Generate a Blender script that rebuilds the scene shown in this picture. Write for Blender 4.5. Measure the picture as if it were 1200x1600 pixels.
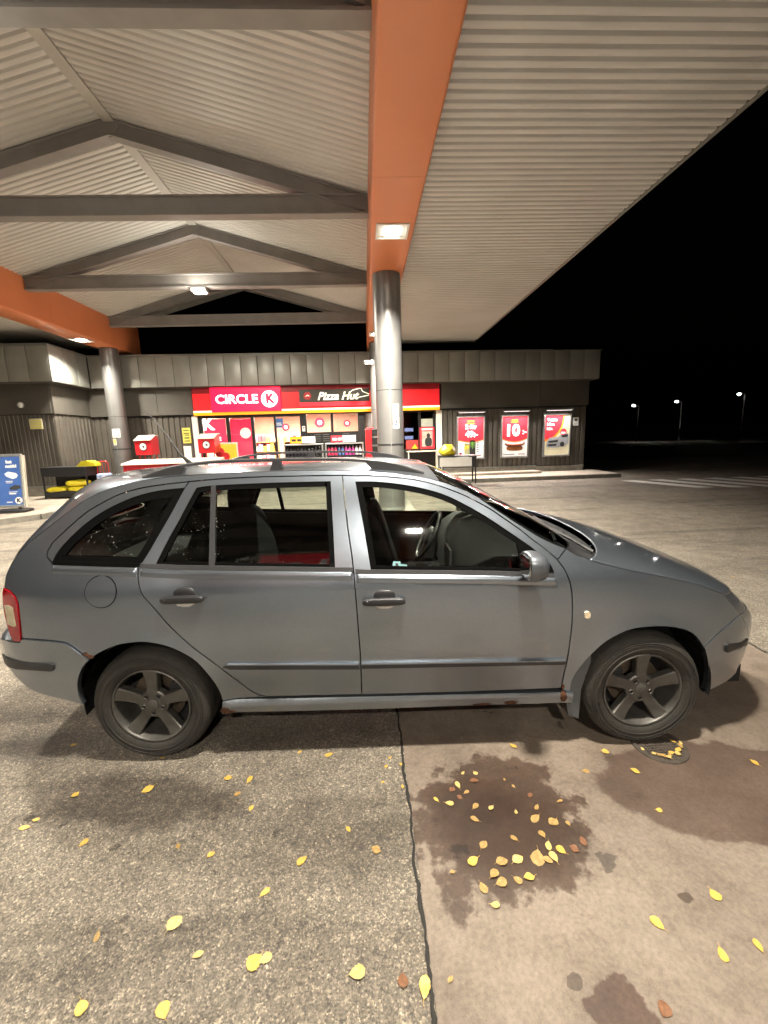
import bpy, bmesh, math, random
import numpy as np
from mathutils import Vector, Matrix
from mathutils.geometry import delaunay_2d_cdt
random.seed(7); np.random.seed(7)
SC = bpy.context.scene
for _o in list(bpy.data.objects): bpy.data.objects.remove(_o)
COL = SC.collection
R = math.radians
# ---------------------------------------------------------------- camera
def cam_basis(yaw, pitch, roll):
    cy, sy = math.cos(yaw), math.sin(yaw)
    f = np.array([sy*math.cos(pitch), cy*math.cos(pitch), -math.sin(pitch)])
    r = np.array([cy, -sy, 0.]); u = np.cross(r, f)
    c, s = math.cos(roll), math.sin(roll)
    return c*r+s*u, -s*r+c*u, f
cr, cu, cf = cam_basis(R(2.29), R(10.1), R(-1.70))
cam = bpy.data.cameras.new('camera'); camo = bpy.data.objects.new('camera', cam); COL.objects.link(camo)
camo.matrix_world = Matrix(((cr[0], cu[0], -cf[0], 0), (cr[1], cu[1], -cf[1], 0), (cr[2], cu[2], -cf[2], 1.592), (0, 0, 0, 1)))
cam.sensor_fit = 'VERTICAL'; cam.sensor_height = 32.0; cam.lens = 32.0*665/1600
cam.clip_start = 0.05; cam.clip_end = 2000
SC.camera = camo
# ---------------------------------------------------------------- night sky
wd = bpy.data.worlds.new('World'); SC.world = wd; wd.use_nodes = True
wn = wd.node_tree.nodes; wn.clear()
sky = wn.new('ShaderNodeTexSky'); sky.sky_type = 'NISHITA'; sky.sun_disc = False
sky.sun_elevation = R(-4.0); sky.sun_rotation = R(180); 
bg = wn.new('ShaderNodeBackground'); bg.inputs[1].default_value = 0.012
wo = wn.new('ShaderNodeOutputWorld')
wd.node_tree.links.new(sky.outputs[0], bg.inputs[0]); wd.node_tree.links.new(bg.outputs[0], wo.inputs[0])
# ---------------------------------------------------------------- exposure
SC.view_settings.view_transform = 'Standard'; SC.view_settings.look = 'None'
SC.view_settings.gamma = 1; SC.view_settings.use_curve_mapping = False
SC.view_settings.exposure = 1.12
SC.render.engine = 'CYCLES'
SC.cycles.use_denoising = True; SC.cycles.use_light_tree = False; SC.cycles.use_adaptive_sampling = True; SC.cycles.adaptive_threshold = 0.02
SC.cycles.max_bounces = 6; SC.cycles.diffuse_bounces = 3; SC.cycles.glossy_bounces = 4; SC.cycles.transparent_max_bounces = 16
SC.cycles.sample_clamp_indirect = 6
LIGHT_COL = (1.0, 0.93, 0.79)
# ---------------------------------------------------------------- helpers
def tag(o, label=None, cat=None, group=None, kind=None):
    if label: o['label'] = label
    if cat: o['category'] = cat
    if group: o['group'] = group
    if kind: o['kind'] = kind
    return o
def empty(name, loc=(0, 0, 0), rz=0, label=None, cat=None, group=None):
    o = bpy.data.objects.new(name, None); COL.objects.link(o); o.location = loc; o.rotation_euler = (0, 0, rz)
    o.empty_display_size = 0.1
    return tag(o, label, cat, group)
class MB:
    def __init__(s): s.v = []; s.f = []; s.m = []
    def add(s, vs, fs, mi=0):
        b = len(s.v); s.v += [tuple(map(float, p)) for p in vs]
        for f in fs: s.f.append(tuple(b+i for i in f)); s.m.append(mi)
        return s
    def box(s, x0, x1, y0, y1, z0, z1, mi=0):
        return s.add([(x0,y0,z0),(x1,y0,z0),(x1,y1,z0),(x0,y1,z0),(x0,y0,z1),(x1,y0,z1),(x1,y1,z1),(x0,y1,z1)],
            [(0,3,2,1),(4,5,6,7),(0,1,5,4),(1,2,6,5),(2,3,7,6),(3,0,4,7)], mi)
    def bbox(s, x0, x1, y0, y1, z0, z1, b=0.01, mi=0):
        # chamfered box
        bm = bmesh.new(); bmesh.ops.create_cube(bm, size=1)
        for v in bm.verts: v.co = Vector(((x0+x1)/2+v.co.x*(x1-x0), (y0+y1)/2+v.co.y*(y1-y0), (z0+z1)/2+v.co.z*(z1-z0)))
        bmesh.ops.bevel(bm, geom=list(bm.edges), offset=b, segments=2, affect='EDGES', profile=0.5)
        bm.verts.index_update()
        s.add([v.co for v in bm.verts], [[v.index for v in f.verts] for f in bm.faces], mi); bm.free(); return s
    def prism(s, pts, axis, a, b, mi=0):
        # pts 2D polygon, extruded along axis from a to b
        n = len(pts)
        def P(p, t):
            return {'x': (t, p[0], p[1]), 'y': (p[0], t, p[1]), 'z': (p[0], p[1], t)}[axis]
        s.add([P(p, a) for p in pts]+[P(p, b) for p in pts],
              [tuple(range(n))[::-1], tuple(range(n, 2*n))]+[(i, (i+1) % n, n+(i+1) % n, n+i) for i in range(n)], mi); return s
    def beam(s, p, q, w, h, mi=0, up=(0, 0, 1)):
        p = Vector(p); q = Vector(q); d = (q-p).normalized(); u = Vector(up); sd = d.cross(u).normalized(); u = sd.cross(d)
        c = [(-1,-1),(1,-1),(1,1),(-1,1)]
        vs = [p+sd*a*w/2+u*b*h/2 for a, b in c]+[q+sd*a*w/2+u*b*h/2 for a, b in c]
        return s.add(vs, [(3,2,1,0),(4,5,6,7),(0,1,5,4),(1,2,6,5),(2,3,7,6),(3,0,4,7)], mi)
    def tube(s, pts, r, n=8, mi=0, caps=True):
        pts = [Vector(p) for p in pts]; rs = r if isinstance(r, (list, tuple)) else [r]*len(pts); base = len(s.v); up = None
        for i, p in enumerate(pts):
            d = (pts[min(i+1, len(pts)-1)]-pts[max(i-1, 0)]).normalized()
            if up is None: up = d.orthogonal().normalized()
            up = (up-d*up.dot(d)).normalized(); sd = d.cross(up)
            for k in range(n):
                a = 2*math.pi*k/n; s.v.append(tuple(p+(up*math.cos(a)+sd*math.sin(a))*rs[i]))
        for i in range(len(pts)-1):
            for k in range(n):
                s.f.append((base+i*n+k, base+i*n+(k+1) % n, base+(i+1)*n+(k+1) % n, base+(i+1)*n+k)); s.m.append(mi)
        if caps:
            s.f.append(tuple(base+k for k in range(n))[::-1]); s.m.append(mi)
            e = base+(len(pts)-1)*n; s.f.append(tuple(e+k for k in range(n))); s.m.append(mi)
        return s
    def lathe(s, prof, c, axis='z', n=32, mi=0, a0=0, a1=2*math.pi):
        # prof: list of (radius, h)
        full = abs(a1-a0-2*math.pi) < 1e-6; m = n if full else n+1; base = len(s.v)
        for r, h in prof:
            for k in range(m):
                a = a0+(a1-a0)*k/n; x, y = r*math.cos(a), r*math.sin(a)
                s.v.append({'z': (c[0]+x, c[1]+y, c[2]+h), 'y': (c[0]+x, c[1]+h, c[2]+y), 'x': (c[0]+h, c[1]+x, c[2]+y)}[axis])
        for i in range(len(prof)-1):
            for k in range(m if full else n):
                k2 = (k+1) % m; s.f.append((base+i*m+k, base+i*m+k2, base+(i+1)*m+k2, base+(i+1)*m+k)); s.m.append(mi)
        return s
    def sq(s, c, size, e1=0.5, e2=0.5, nu=20, nv=12, rot=None, mi=0, fn=None):
        # superellipsoid (rounded box)
        def pw(a, e): return math.copysign(abs(a)**e, a)
        base = len(s.v); vs = []
        for j in range(nv+1):
            t = -math.pi/2+math.pi*j/nv
            for i in range(nu):
                a = 2*math.pi*i/nu
                p = Vector((pw(math.cos(t), e1)*pw(math.cos(a), e2)*size[0]/2, pw(math.cos(t), e1)*pw(math.sin(a), e2)*size[1]/2, pw(math.sin(t), e1)*size[2]/2))
                if fn: p = Vector(fn(p))
                if rot is not None: p = rot @ p
                vs.append(p+Vector(c))
        fs = [(j*nu+i, j*nu+(i+1) % nu, (j+1)*nu+(i+1) % nu, (j+1)*nu+i) for j in range(nv) for i in range(nu)]
        return s.add(vs, fs, mi)
def mesh(name, mb, mats, smooth=None):
    me = bpy.data.meshes.new(name); me.from_pydata(mb.v, [], mb.f)
    if not isinstance(mats, (list, tuple)): mats = [mats]
    for m in mats: me.materials.append(m)
    me.polygons.foreach_set('material_index', mb.m)
    bm = bmesh.new(); bm.from_mesh(me); bmesh.ops.remove_doubles(bm, verts=bm.verts, dist=1e-5)
    bmesh.ops.recalc_face_normals(bm, faces=bm.faces); bm.to_mesh(me); bm.free()
    if smooth:
        me.polygons.foreach_set('use_smooth', [True]*len(me.polygons)); me.set_sharp_from_angle(angle=R(smooth))
    me.update(); return me
def obj(name, mb, mats, parent=None, loc=(0, 0, 0), rot=(0, 0, 0), smooth=None):
    me = mb if isinstance(mb, bpy.types.Mesh) else mesh(name, mb, mats, smooth)
    o = bpy.data.objects.new(name, me); COL.objects.link(o); o.location = loc; o.rotation_euler = rot
    if parent is not None: o.parent = parent
    return o
def text(name, body, size, m, parent=None, loc=(0, 0, 0), rot=(R(90), 0, 0), bold=0.0, shear=0.0, align='CENTER', ext=0.004, sx=1.0):
    cu_ = bpy.data.curves.new(name, 'FONT'); cu_.body = body; cu_.size = size; cu_.align_x = align; cu_.align_y = 'CENTER'
    cu_.offset = bold; cu_.shear = shear; cu_.extrude = ext; cu_.resolution_u = 3
    t = bpy.data.objects.new(name+'_tmp', cu_); COL.objects.link(t)
    bpy.context.view_layer.update()
    me = bpy.data.meshes.new_from_object(t.evaluated_get(bpy.context.evaluated_depsgraph_get())); bpy.data.objects.remove(t)
    me.materials.clear(); me.materials.append(m)
    o = bpy.data.objects.new(name, me); COL.objects.link(o); o.location = loc; o.rotation_euler = rot; o.scale = (sx, 1, 1)
    if parent is not None: o.parent = parent
    return o
# ---------------------------------------------------------------- materials
MATS = {}
def N(nt, t, **k):
    n = nt.nodes.new(t)
    for a, b in k.items():
        setattr(n, a, b)
    return n
def ramp(nt, stops):
    r = nt.nodes.new('ShaderNodeValToRGB'); e = r.color_ramp.elements
    while len(e) < len(stops): e.new(0.5)
    for x, (p, c) in zip(e, stops): x.position = p; x.color = (*c, 1) if len(c) == 3 else c
    return r
def pm(name, c, c2=None, scale=6.0, rough=0.5, metal=0.0, bump=0.0, bscale=None, coat=0.0, emit=None, es=0.0, spec=0.5, rvar=0.0, stretch=None, detail=3):
    """principled material with noise driven colour, roughness and relief"""
    if name in MATS: return MATS[name]
    m = bpy.data.materials.new(name); m.use_nodes = True; nt = m.node_tree; L = nt.links.new
    b = nt.nodes['Principled BSDF']
    b.inputs['Roughness'].default_value = rough; b.inputs['Metallic'].default_value = metal
    b.inputs['Coat Weight'].default_value = coat; b.inputs['Coat Roughness'].default_value = 0.06
    b.inputs['Specular IOR Level'].default_value = spec
    c2 = c2 or tuple(x*0.82 for x in c)
    tc = N(nt, 'ShaderNodeTexCoord'); vec = tc.outputs['Object']
    if stretch:
        mp = N(nt, 'ShaderNodeMapping'); mp.inputs['Scale'].default_value = stretch; L(vec, mp.inputs[0]); vec = mp.outputs[0]
    n = N(nt, 'ShaderNodeTexNoise'); n.inputs['Scale'].default_value = scale; n.inputs['Detail'].default_value = detail; n.inputs['Roughness'].default_value = 0.6
    L(vec, n.inputs['Vector'])
    r = ramp(nt, [(0.32, c2), (0.68, c)]); L(n.outputs['Fac'], r.inputs[0]); L(r.outputs[0], b.inputs['Base Color'])
    if rvar:
        mr = N(nt, 'ShaderNodeMapRange'); mr.inputs[3].default_value = rough-rvar; mr.inputs[4].default_value = rough+rvar
        L(n.outputs['Fac'], mr.inputs[0]); L(mr.outputs[0], b.inputs['Roughness'])
    if bump:
        n2 = N(nt, 'ShaderNodeTexNoise'); n2.inputs['Scale'].default_value = bscale or scale*6; n2.inputs['Detail'].default_value = 4
        L(vec, n2.inputs['Vector'])
        bp = N(nt, 'ShaderNodeBump'); bp.inputs['Strength'].default_value = bump; bp.inputs['Distance'].default_value = 0.01
        L(n2.outputs['Fac'], bp.inputs['Height']); L(bp.outputs[0], b.inputs['Normal'])
    if emit:
        b.inputs['Emission Color'].default_value = (*emit, 1); b.inputs['Emission Strength'].default_value = es
        m.cycles.emission_sampling = 'NONE'
    MATS[name] = m; return m
def glass_mat(name, tint=(0.85, 0.9, 0.88), refl=1.0):
    m = bpy.data.materials.new(name); m.use_nodes = True; nt = m.node_tree; nt.nodes.clear(); L = nt.links.new
    out = N(nt, 'ShaderNodeOutputMaterial'); tr = N(nt, 'ShaderNodeBsdfTransparent'); tr.inputs[0].default_value = (*tint, 1)
    gl = N(nt, 'ShaderNodeBsdfGlossy'); gl.inputs['Roughness'].default_value = 0.015; gl.inputs[0].default_value = (refl, refl, refl, 1)
    fr = N(nt, 'ShaderNodeFresnel'); fr.inputs[0].default_value = 1.5
    tc = N(nt, 'ShaderNodeTexCoord'); no = N(nt, 'ShaderNodeTexNoise'); no.inputs['Scale'].default_value = 5
    mr = N(nt, 'ShaderNodeMapRange'); mr.inputs[3].default_value = 0.004; mr.inputs[4].default_value = 0.05
    L(tc.outputs['Object'], no.inputs['Vector']); L(no.outputs['Fac'], mr.inputs[0]); L(mr.outputs[0], gl.inputs['Roughness'])
    mx = N(nt, 'ShaderNodeMixShader'); L(fr.outputs[0], mx.inputs[0]); L(tr.outputs[0], mx.inputs[1]); L(gl.outputs[0], mx.inputs[2]); L(mx.outputs[0], out.inputs[0])
    MATS[name] = m; return m
def math_(nt, op, a, b=None, c=None):
    n = N(nt, 'ShaderNodeMath', operation=op)
    for i, x in enumerate((a, b, c)):
        if x is None: continue
        if isinstance(x, (int, float)): n.inputs[i].default_value = x
        else: nt.links.new(x, n.inputs[i])
    return n.outputs[0]
def mixc(nt, fac, a, b, blend='MIX'):
    n = N(nt, 'ShaderNodeMix', data_type='RGBA', blend_type=blend)
    for i, x in ((0, fac), (6, a), (7, b)):
        if isinstance(x, (int, float)): n.inputs[i].default_value = x
        elif isinstance(x, tuple): n.inputs[i].default_value = (*x, 1)
        else: nt.links.new(x, n.inputs[i])
    return n.outputs[2]
def ground_mat(name, base, dark, light, kind, stains_and_patches):
    """asphalt / concrete in world metres; stains = (x, y, rx, ry, angle, strength, edge)"""
    m = bpy.data.materials.new(name); m.use_nodes = True; nt = m.node_tree; L = nt.links.new; b = nt.nodes['Principled BSDF']
    tc = N(nt, 'ShaderNodeTexCoord'); V = tc.outputs['Object']
    def noise(sc, det=5, rough=0.6, vec=V):
        n = N(nt, 'ShaderNodeTexNoise'); n.inputs['Scale'].default_value = sc; n.inputs['Detail'].default_value = det; n.inputs['Roughness'].default_value = rough
        L(vec, n.inputs['Vector']); return n
    big = noise(0.55, 3); mid = noise(4.0, 5); fine = noise(70, 3)
    col = ramp(nt, [(0.30, dark), (0.5, base), (0.72, light)]); L(mid.outputs['Fac'], col.inputs[0]); c = col.outputs[0]
    bigr = ramp(nt, [(0.33, (0.76, 0.75, 0.75)), (0.6, (1.05, 1.05, 1.05))]); L(big.outputs['Fac'], bigr.inputs[0])
    c = mixc(nt, 1.0, c, bigr.outputs[0], 'MULTIPLY')
    if kind == 'asphalt':
        vo = N(nt, 'ShaderNodeTexVoronoi'); vo.inputs['Scale'].default_value = 190; L(V, vo.inputs['Vector'])
        sp = N(nt, 'ShaderNodeSeparateColor'); L(vo.outputs['Color'], sp.inputs[0])
        ag = ramp(nt, [(0.0, (0.45, 0.45, 0.46)), (0.35, (0.80, 0.79, 0.78)), (0.7, (1.12, 1.10, 1.06)), (0.88, (1.4, 1.37, 1.3)), (1.0, (2.4, 2.3, 2.15))]); L(sp.outputs[0], ag.inputs[0])
        c = mixc(nt, 0.85, c, ag.outputs[0], 'MULTIPLY')
        vo2 = N(nt, 'ShaderNodeTexVoronoi'); vo2.inputs['Scale'].default_value = 85; L(V, vo2.inputs['Vector'])
        s2 = N(nt, 'ShaderNodeSeparateColor'); L(vo2.outputs['Color'], s2.inputs[0])
        ag2 = ramp(nt, [(0.0, (0.6, 0.6, 0.62)), (0.5, (1.0, 1.0, 1.0)), (0.93, (1.05, 1.03, 1.0)), (1.0, (1.9, 1.85, 1.75))]); L(s2.outputs[1], ag2.inputs[0])
        c = mixc(nt, 0.7, c, ag2.outputs[0], 'MULTIPLY')
        blt = noise(22, 5, 0.7); br = ramp(nt, [(0.30, (0.50, 0.49, 0.50)), (0.42, (1, 1, 1)), (0.7, (1.10, 1.09, 1.06))]); L(blt.outputs['Fac'], br.inputs[0]); c = mixc(nt, 0.75, c, br.outputs[0], 'MULTIPLY')
        # tyre dirt and sealed streaks running across the forecourt
        mp = N(nt, 'ShaderNodeMapping'); mp.inputs['Scale'].default_value = (0.22, 1.3, 1); mp.inputs['Rotation'].default_value = (0, 0, 0.08); L(V, mp.inputs[0])
        st = noise(1.5, 5, 0.65, mp.outputs[0]); sr = ramp(nt, [(0.36, (0.5, 0.5, 0.5)), (0.47, (1, 1, 1))]); L(st.outputs['Fac'], sr.inputs[0])
        c = mixc(nt, 0.8, c, sr.outputs[0], 'MULTIPLY')
        hgt = math_(nt, 'ADD', math_(nt, 'MULTIPLY', vo.outputs['Distance'], 60.0), math_(nt, 'MULTIPLY', fine.outputs['Fac'], 0.6))
    else:
        fr = ramp(nt, [(0.3, (0.80, 0.80, 0.80)), (0.7, (1.12, 1.12, 1.12))]); L(fine.outputs['Fac'], fr.inputs[0])
        c = mixc(nt, 1.0, c, fr.outputs[0], 'MULTIPLY')
        gr = noise(260, 2, 0.5); gr2 = ramp(nt, [(0.28, (0.6, 0.58, 0.56)), (0.4, (1, 1, 1)), (0.62, (1, 1, 1)), (0.75, (1.25, 1.24, 1.22))]); L(gr.outputs['Fac'], gr2.inputs[0]); c = mixc(nt, 0.8, c, gr2.outputs[0], 'MULTIPLY')
        mo = noise(11, 6, 0.7); mo2 = ramp(nt, [(0.3, (0.72, 0.69, 0.66)), (0.48, (1, 1, 1)), (0.7, (1.1, 1.1, 1.1))]); L(mo.outputs['Fac'], mo2.inputs[0]); c = mixc(nt, 0.7, c, mo2.outputs[0], 'MULTIPLY')
        hgt = fine.outputs['Fac']
    # dark drops
    vd = N(nt, 'ShaderNodeTexVoronoi'); vd.inputs['Scale'].default_value = 5.5 if kind == 'concrete' else 11.0; vd.inputs['Randomness'].default_value = 1; 
    dn = noise(14, 3); dv = N(nt, 'ShaderNodeVectorMath', operation='ADD'); sc_ = N(nt, 'ShaderNodeVectorMath', operation='SCALE'); sc_.inputs[3].default_value = 0.12
    L(dn.outputs['Color'], sc_.inputs[0]); L(V, dv.inputs[0]); L(sc_.outputs[0], dv.inputs[1]); L(dv.outputs[0], vd.inputs['Vector'])
    sd = N(nt, 'ShaderNodeSeparateColor'); L(vd.outputs['Color'], sd.inputs[0])
    rad = math_(nt, 'MULTIPLY', math_(nt, 'MULTIPLY', math_(nt, 'POWER', sd.outputs[0], 6.0), 0.30), math_(nt, 'MULTIPLY', mid.outputs['Fac'], 1.6))
    drop = N(nt, 'ShaderNodeMapRange'); L(math_(nt, 'SUBTRACT', rad, vd.outputs['Distance']), drop.inputs[0]); drop.inputs[1].default_value = -0.01; drop.inputs[2].default_value = 0.03
    c = mixc(nt, math_(nt, 'MULTIPLY', drop.outputs[0], 0.62), c, (0.03, 0.024, 0.02))
    sx = N(nt, 'ShaderNodeSeparateXYZ'); L(V, sx.inputs[0]); wet = None; edge_n = noise(6.5, 6, 0.62)
    for (x, y, rx, ry, an, s, ed, tint) in stains_and_patches:
        dx = math_(nt, 'SUBTRACT', sx.outputs[0], x); dy = math_(nt, 'SUBTRACT', sx.outputs[1], y)
        ca, sa = math.cos(an), math.sin(an)
        u = math_(nt, 'DIVIDE', math_(nt, 'ADD', math_(nt, 'MULTIPLY', dx, ca), math_(nt, 'MULTIPLY', dy, sa)), rx)
        v = math_(nt, 'DIVIDE', math_(nt, 'SUBTRACT', math_(nt, 'MULTIPLY', dy, ca), math_(nt, 'MULTIPLY', dx, sa)), ry)
        d = math_(nt, 'SQRT', math_(nt, 'ADD', math_(nt, 'MULTIPLY', u, u), math_(nt, 'MULTIPLY', v, v)))
        d = math_(nt, 'ADD', d, math_(nt, 'MULTIPLY', math_(nt, 'SUBTRACT', edge_n.outputs['Fac'] if rx > .06 else dn.outputs['Fac'], 0.5), {0: 1.5, 1: 0.45, 2: 1.9}[1 if ed < .05 else (2 if ed < .1 else 0)]))
        mr = N(nt, 'ShaderNodeMapRange', interpolation_type='SMOOTHSTEP'); mr.inputs[1].default_value = 1+ed; mr.inputs[2].default_value = 1-ed; L(d, mr.inputs[0])
        c = mixc(nt, math_(nt, 'MULTIPLY', mr.outputs[0], s), c, tint, 'MULTIPLY')
        wet = mr.outputs[0] if wet is None else math_(nt, 'MAXIMUM', wet, mr.outputs[0])
    L(c, b.inputs['Base Color'])
    rr = N(nt, 'ShaderNodeMapRange'); rr.inputs[3].default_value = 0.85; rr.inputs[4].default_value = 0.6; L(mid.outputs['Fac'], rr.inputs[0])
    ro = rr.outputs[0]
    if wet is not None: ro = math_(nt, 'SUBTRACT', ro, math_(nt, 'MULTIPLY', wet, 0.25))
    L(ro, b.inputs['Roughness']); b.inputs['Specular IOR Level'].default_value = 0.4
    bp = N(nt, 'ShaderNodeBump'); bp.inputs['Strength'].default_value = 0.55 if kind == 'asphalt' else 0.25; bp.inputs['Distance'].default_value = 0.004
    L(hgt, bp.inputs['Height']); L(bp.outputs[0], b.inputs['Normal'])
    MATS[name] = m; return m
W_ = (0.55, 0.45, 0.40); DK = (0.32, 0.28, 0.26); GY = (0.45, 0.45, 0.47)
asphalt = ground_mat('asphalt', (0.262, 0.231, 0.192), (0.205, 0.180, 0.150), (0.308, 0.275, 0.230), 'asphalt',
    [(-1.08, 1.72, 0.46, 0.15, -0.1, 0.8, 0.3, (.40, .38, .38)), (-1.75, 2.12, 0.3, 0.12, 0, 0.8, 0.5, GY), (-0.15, 1.5, 0.3, 0.2, 0.3, 0.35, 0.6, GY), (-0.3, 2.15, 0.9, 0.12, 0, 0.6, 0.4, GY)])  # soft-edged darker ellipses beside and under the car
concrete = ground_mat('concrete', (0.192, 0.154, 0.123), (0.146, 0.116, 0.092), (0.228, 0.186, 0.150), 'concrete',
    [(0.50, 1.50, 0.36, 0.33, 0.2, 0.92, 0.09, (0.34, 0.27, 0.24)), (0.52, 1.48, 0.27, 0.20, 0.4, 0.8, 0.5, (0.42, 0.29, 0.19)), (1.55, 1.59, 0.54, 0.28, -0.05, 0.85, 0.04, (0.46, 0.38, 0.37)), (1.35, 2.0, 0.3, 0.25, 0, 0.25, 0.3, W_),  # third entry: crisp-edged darker patch round the drain cover
     (0.655, 0.865, 0.10, 0.09, 0, 0.9, 0.06, (0.36, 0.25, 0.22)), (0.556, 0.963, 0.024, 0.022, 0, 0.8, 0.05, DK), (1.04, 1.16, 0.025, 0.02, 0, 0.8, 0.05, DK),
     (0.75, 1.75, 0.9, 0.3, 0, 0.12, 0.6, W_), (2.2, 2.2, 0.5, 0.5, 0, 0.15, 0.6, W_), (0.43, 1.62, 0.2, 0.12, 0, 0.6, 0.3, (0.6, 0.45, 0.3))])
sidewalk_m = pm('paving_concrete', (0.36, 0.31, 0.25), (0.26, 0.22, 0.18), scale=2.2, rough=0.85, bump=0.4, bscale=60)
kerb_m = pm('kerb_stone', (0.27, 0.25, 0.21), (0.17, 0.16, 0.135), scale=7, rough=0.9, bump=0.5, bscale=70)
joint_m = pm('joint_tar', (0.02, 0.018, 0.016), rough=0.9, bump=0.6, bscale=90)
white_paint = pm('road_paint', (0.78, 0.77, 0.72), (0.5, 0.49, 0.46), scale=9, rough=0.8)
orange = pm('orange_cladding', (0.62, 0.205, 0.082), (0.57, 0.182, 0.070), scale=1.2, rough=0.42, rvar=0.06, coat=0.1)
steel_grey = pm('truss_grey', (0.245, 0.232, 0.222), (0.205, 0.193, 0.185), scale=3, rough=0.55)
roof_sheet = pm('roof_sheet', (0.565, 0.555, 0.53), (0.485, 0.475, 0.45), scale=0.8, detail=6, rough=0.5, rvar=0.06)
purlin_m = pm('purlin_paint', (0.44, 0.425, 0.395), (0.40, 0.385, 0.36), scale=2, rough=0.5)
col_metal = pm('column_aluminium', (0.205, 0.20, 0.196), (0.18, 0.175, 0.172), scale=2.5, rough=0.38, metal=0.55, rvar=0.05)
dark_m = pm('dark_gap', (0.012, 0.012, 0.013), rough=0.8)
black_m = pm('black_plastic', (0.022, 0.022, 0.024), (0.014, 0.014, 0.015), rough=0.45, scale=20)
black_frame = pm('black_frame', (0.018, 0.017, 0.017), rough=0.35, scale=10)
fascia_m = pm('fascia_sheet', (0.34, 0.34, 0.31), (0.29, 0.29, 0.265), scale=1.3, rough=0.42, metal=0.25, rvar=0.08)
trim_m = pm('grey_trim', (0.25, 0.25, 0.235), rough=0.45, metal=0.4)
corr_m = pm('brown_corrugated', (0.105, 0.093, 0.078), (0.08, 0.071, 0.06), scale=2, rough=0.45, rvar=0.08)
band_m = pm('brown_band', (0.098, 0.089, 0.076), (0.077, 0.07, 0.06), scale=1.5, rough=0.5)
red_m = pm('red_sign', (0.62, 0.018, 0.022), (0.56, 0.014, 0.018), scale=2, rough=0.35, emit=(0.85, 0.02, 0.025), es=0.30)
red_dk = pm('red_sign_upper', (0.33, 0.012, 0.018), (0.28, 0.01, 0.015), scale=2, rough=0.4)
red_lit = pm('red_lit_panel', (0.8, 0.01, 0.06), (0.78, 0.01, 0.055), scale=2, rough=0.4, emit=(1.0, 0.004, 0.045), es=0.85)
white_lit = pm('white_lit', (0.9, 0.9, 0.88), (0.88, 0.87, 0.86), rough=0.4, emit=(1, 0.93, 0.92), es=1.6)
cream_stripe = pm('cream_stripe', (0.85, 0.75, 0.55), (0.8, 0.7, 0.5), rough=0.4, emit=(1, 0.85, 0.6), es=0.6)
orange_stripe = pm('orange_stripe', (0.85, 0.32, 0.015), (0.8, 0.3, 0.012), rough=0.4, emit=(1, 0.36, 0.01), es=0.45)
red_paint = pm('red_paint', (0.50, 0.014, 0.022), (0.42, 0.012, 0.018), scale=4, rough=0.4, rvar=0.08)
beige_lid = pm('beige_lid', (0.62, 0.58, 0.48), (0.54, 0.5, 0.42), scale=5, rough=0.6)
white_m = pm('white_sheet', (0.78, 0.77, 0.74), (0.7, 0.69, 0.66), scale=6, rough=0.5)
alu_m = pm('aluminium', (0.62, 0.62, 0.61), (0.52, 0.52, 0.51), scale=8, rough=0.32, metal=0.8, rvar=0.06)
yellow_bag = pm('yellow_plastic', (0.72, 0.60, 0.03), (0.58, 0.46, 0.02), scale=9, rough=0.35, bump=0.6, bscale=14)
yellow_sign = pm('yellow_sign', (0.72, 0.66, 0.12), (0.62, 0.57, 0.1), scale=6, rough=0.5)
ink = pm('ink', (0.03, 0.03, 0.03), rough=0.6)
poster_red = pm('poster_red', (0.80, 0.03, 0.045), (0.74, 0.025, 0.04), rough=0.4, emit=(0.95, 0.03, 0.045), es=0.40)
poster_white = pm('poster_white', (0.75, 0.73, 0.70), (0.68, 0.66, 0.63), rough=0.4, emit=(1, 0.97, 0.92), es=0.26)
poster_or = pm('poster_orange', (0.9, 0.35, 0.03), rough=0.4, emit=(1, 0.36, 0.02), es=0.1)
glass_shop = glass_mat('shop_glass', (0.95, 0.97, 0.96))
lamp_e = pm('lamp_tube', (1, 1, 1), (1, 1, 1), emit=(1, 0.93, 0.78), es=22)
shop_e = pm('shop_ceiling_tube', (1, 1, 1), (1, 1, 1), emit=(1, 0.94, 0.86), es=9)
# ================================================================ ground
b = MB(); b.add([(-700,-700,0),(700,-700,0),(700,700,0),(-700,700,0)], [(0,1,2,3)])
tag(obj('ground', b, asphalt), kind='structure')
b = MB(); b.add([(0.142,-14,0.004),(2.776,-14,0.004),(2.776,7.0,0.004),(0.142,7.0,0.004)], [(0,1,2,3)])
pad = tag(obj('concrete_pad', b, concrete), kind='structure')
def wavy_strip(x, y0, y1, w, z):
    mb = MB(); n = 420; vs = []
    for i in range(n+1):
        y = y0+(y1-y0)*i/n; a = 0.004*math.sin(y*13+x)+0.003*math.sin(y*41)+random.uniform(-.003, .003)
        vs += [(x-w/2+a, y, z), (x+w/2+a*0.6+random.uniform(-.004, .004), y, z)]
    return mb.add(vs, [(2*i, 2*i+1, 2*i+3, 2*i+2) for i in range(n)])
for x in (0.134, 2.784):
    tag(obj('expansion_joint', wavy_strip(x, -3, 7.0, 0.011, 0.0085), joint_m), kind='structure')
b = MB(); b.beam((0.13, 7.0, 0.004), (2.79, 7.0, 0.004), 0.02, 0.008); tag(obj('expansion_joint', b, joint_m), kind='structure')
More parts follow.
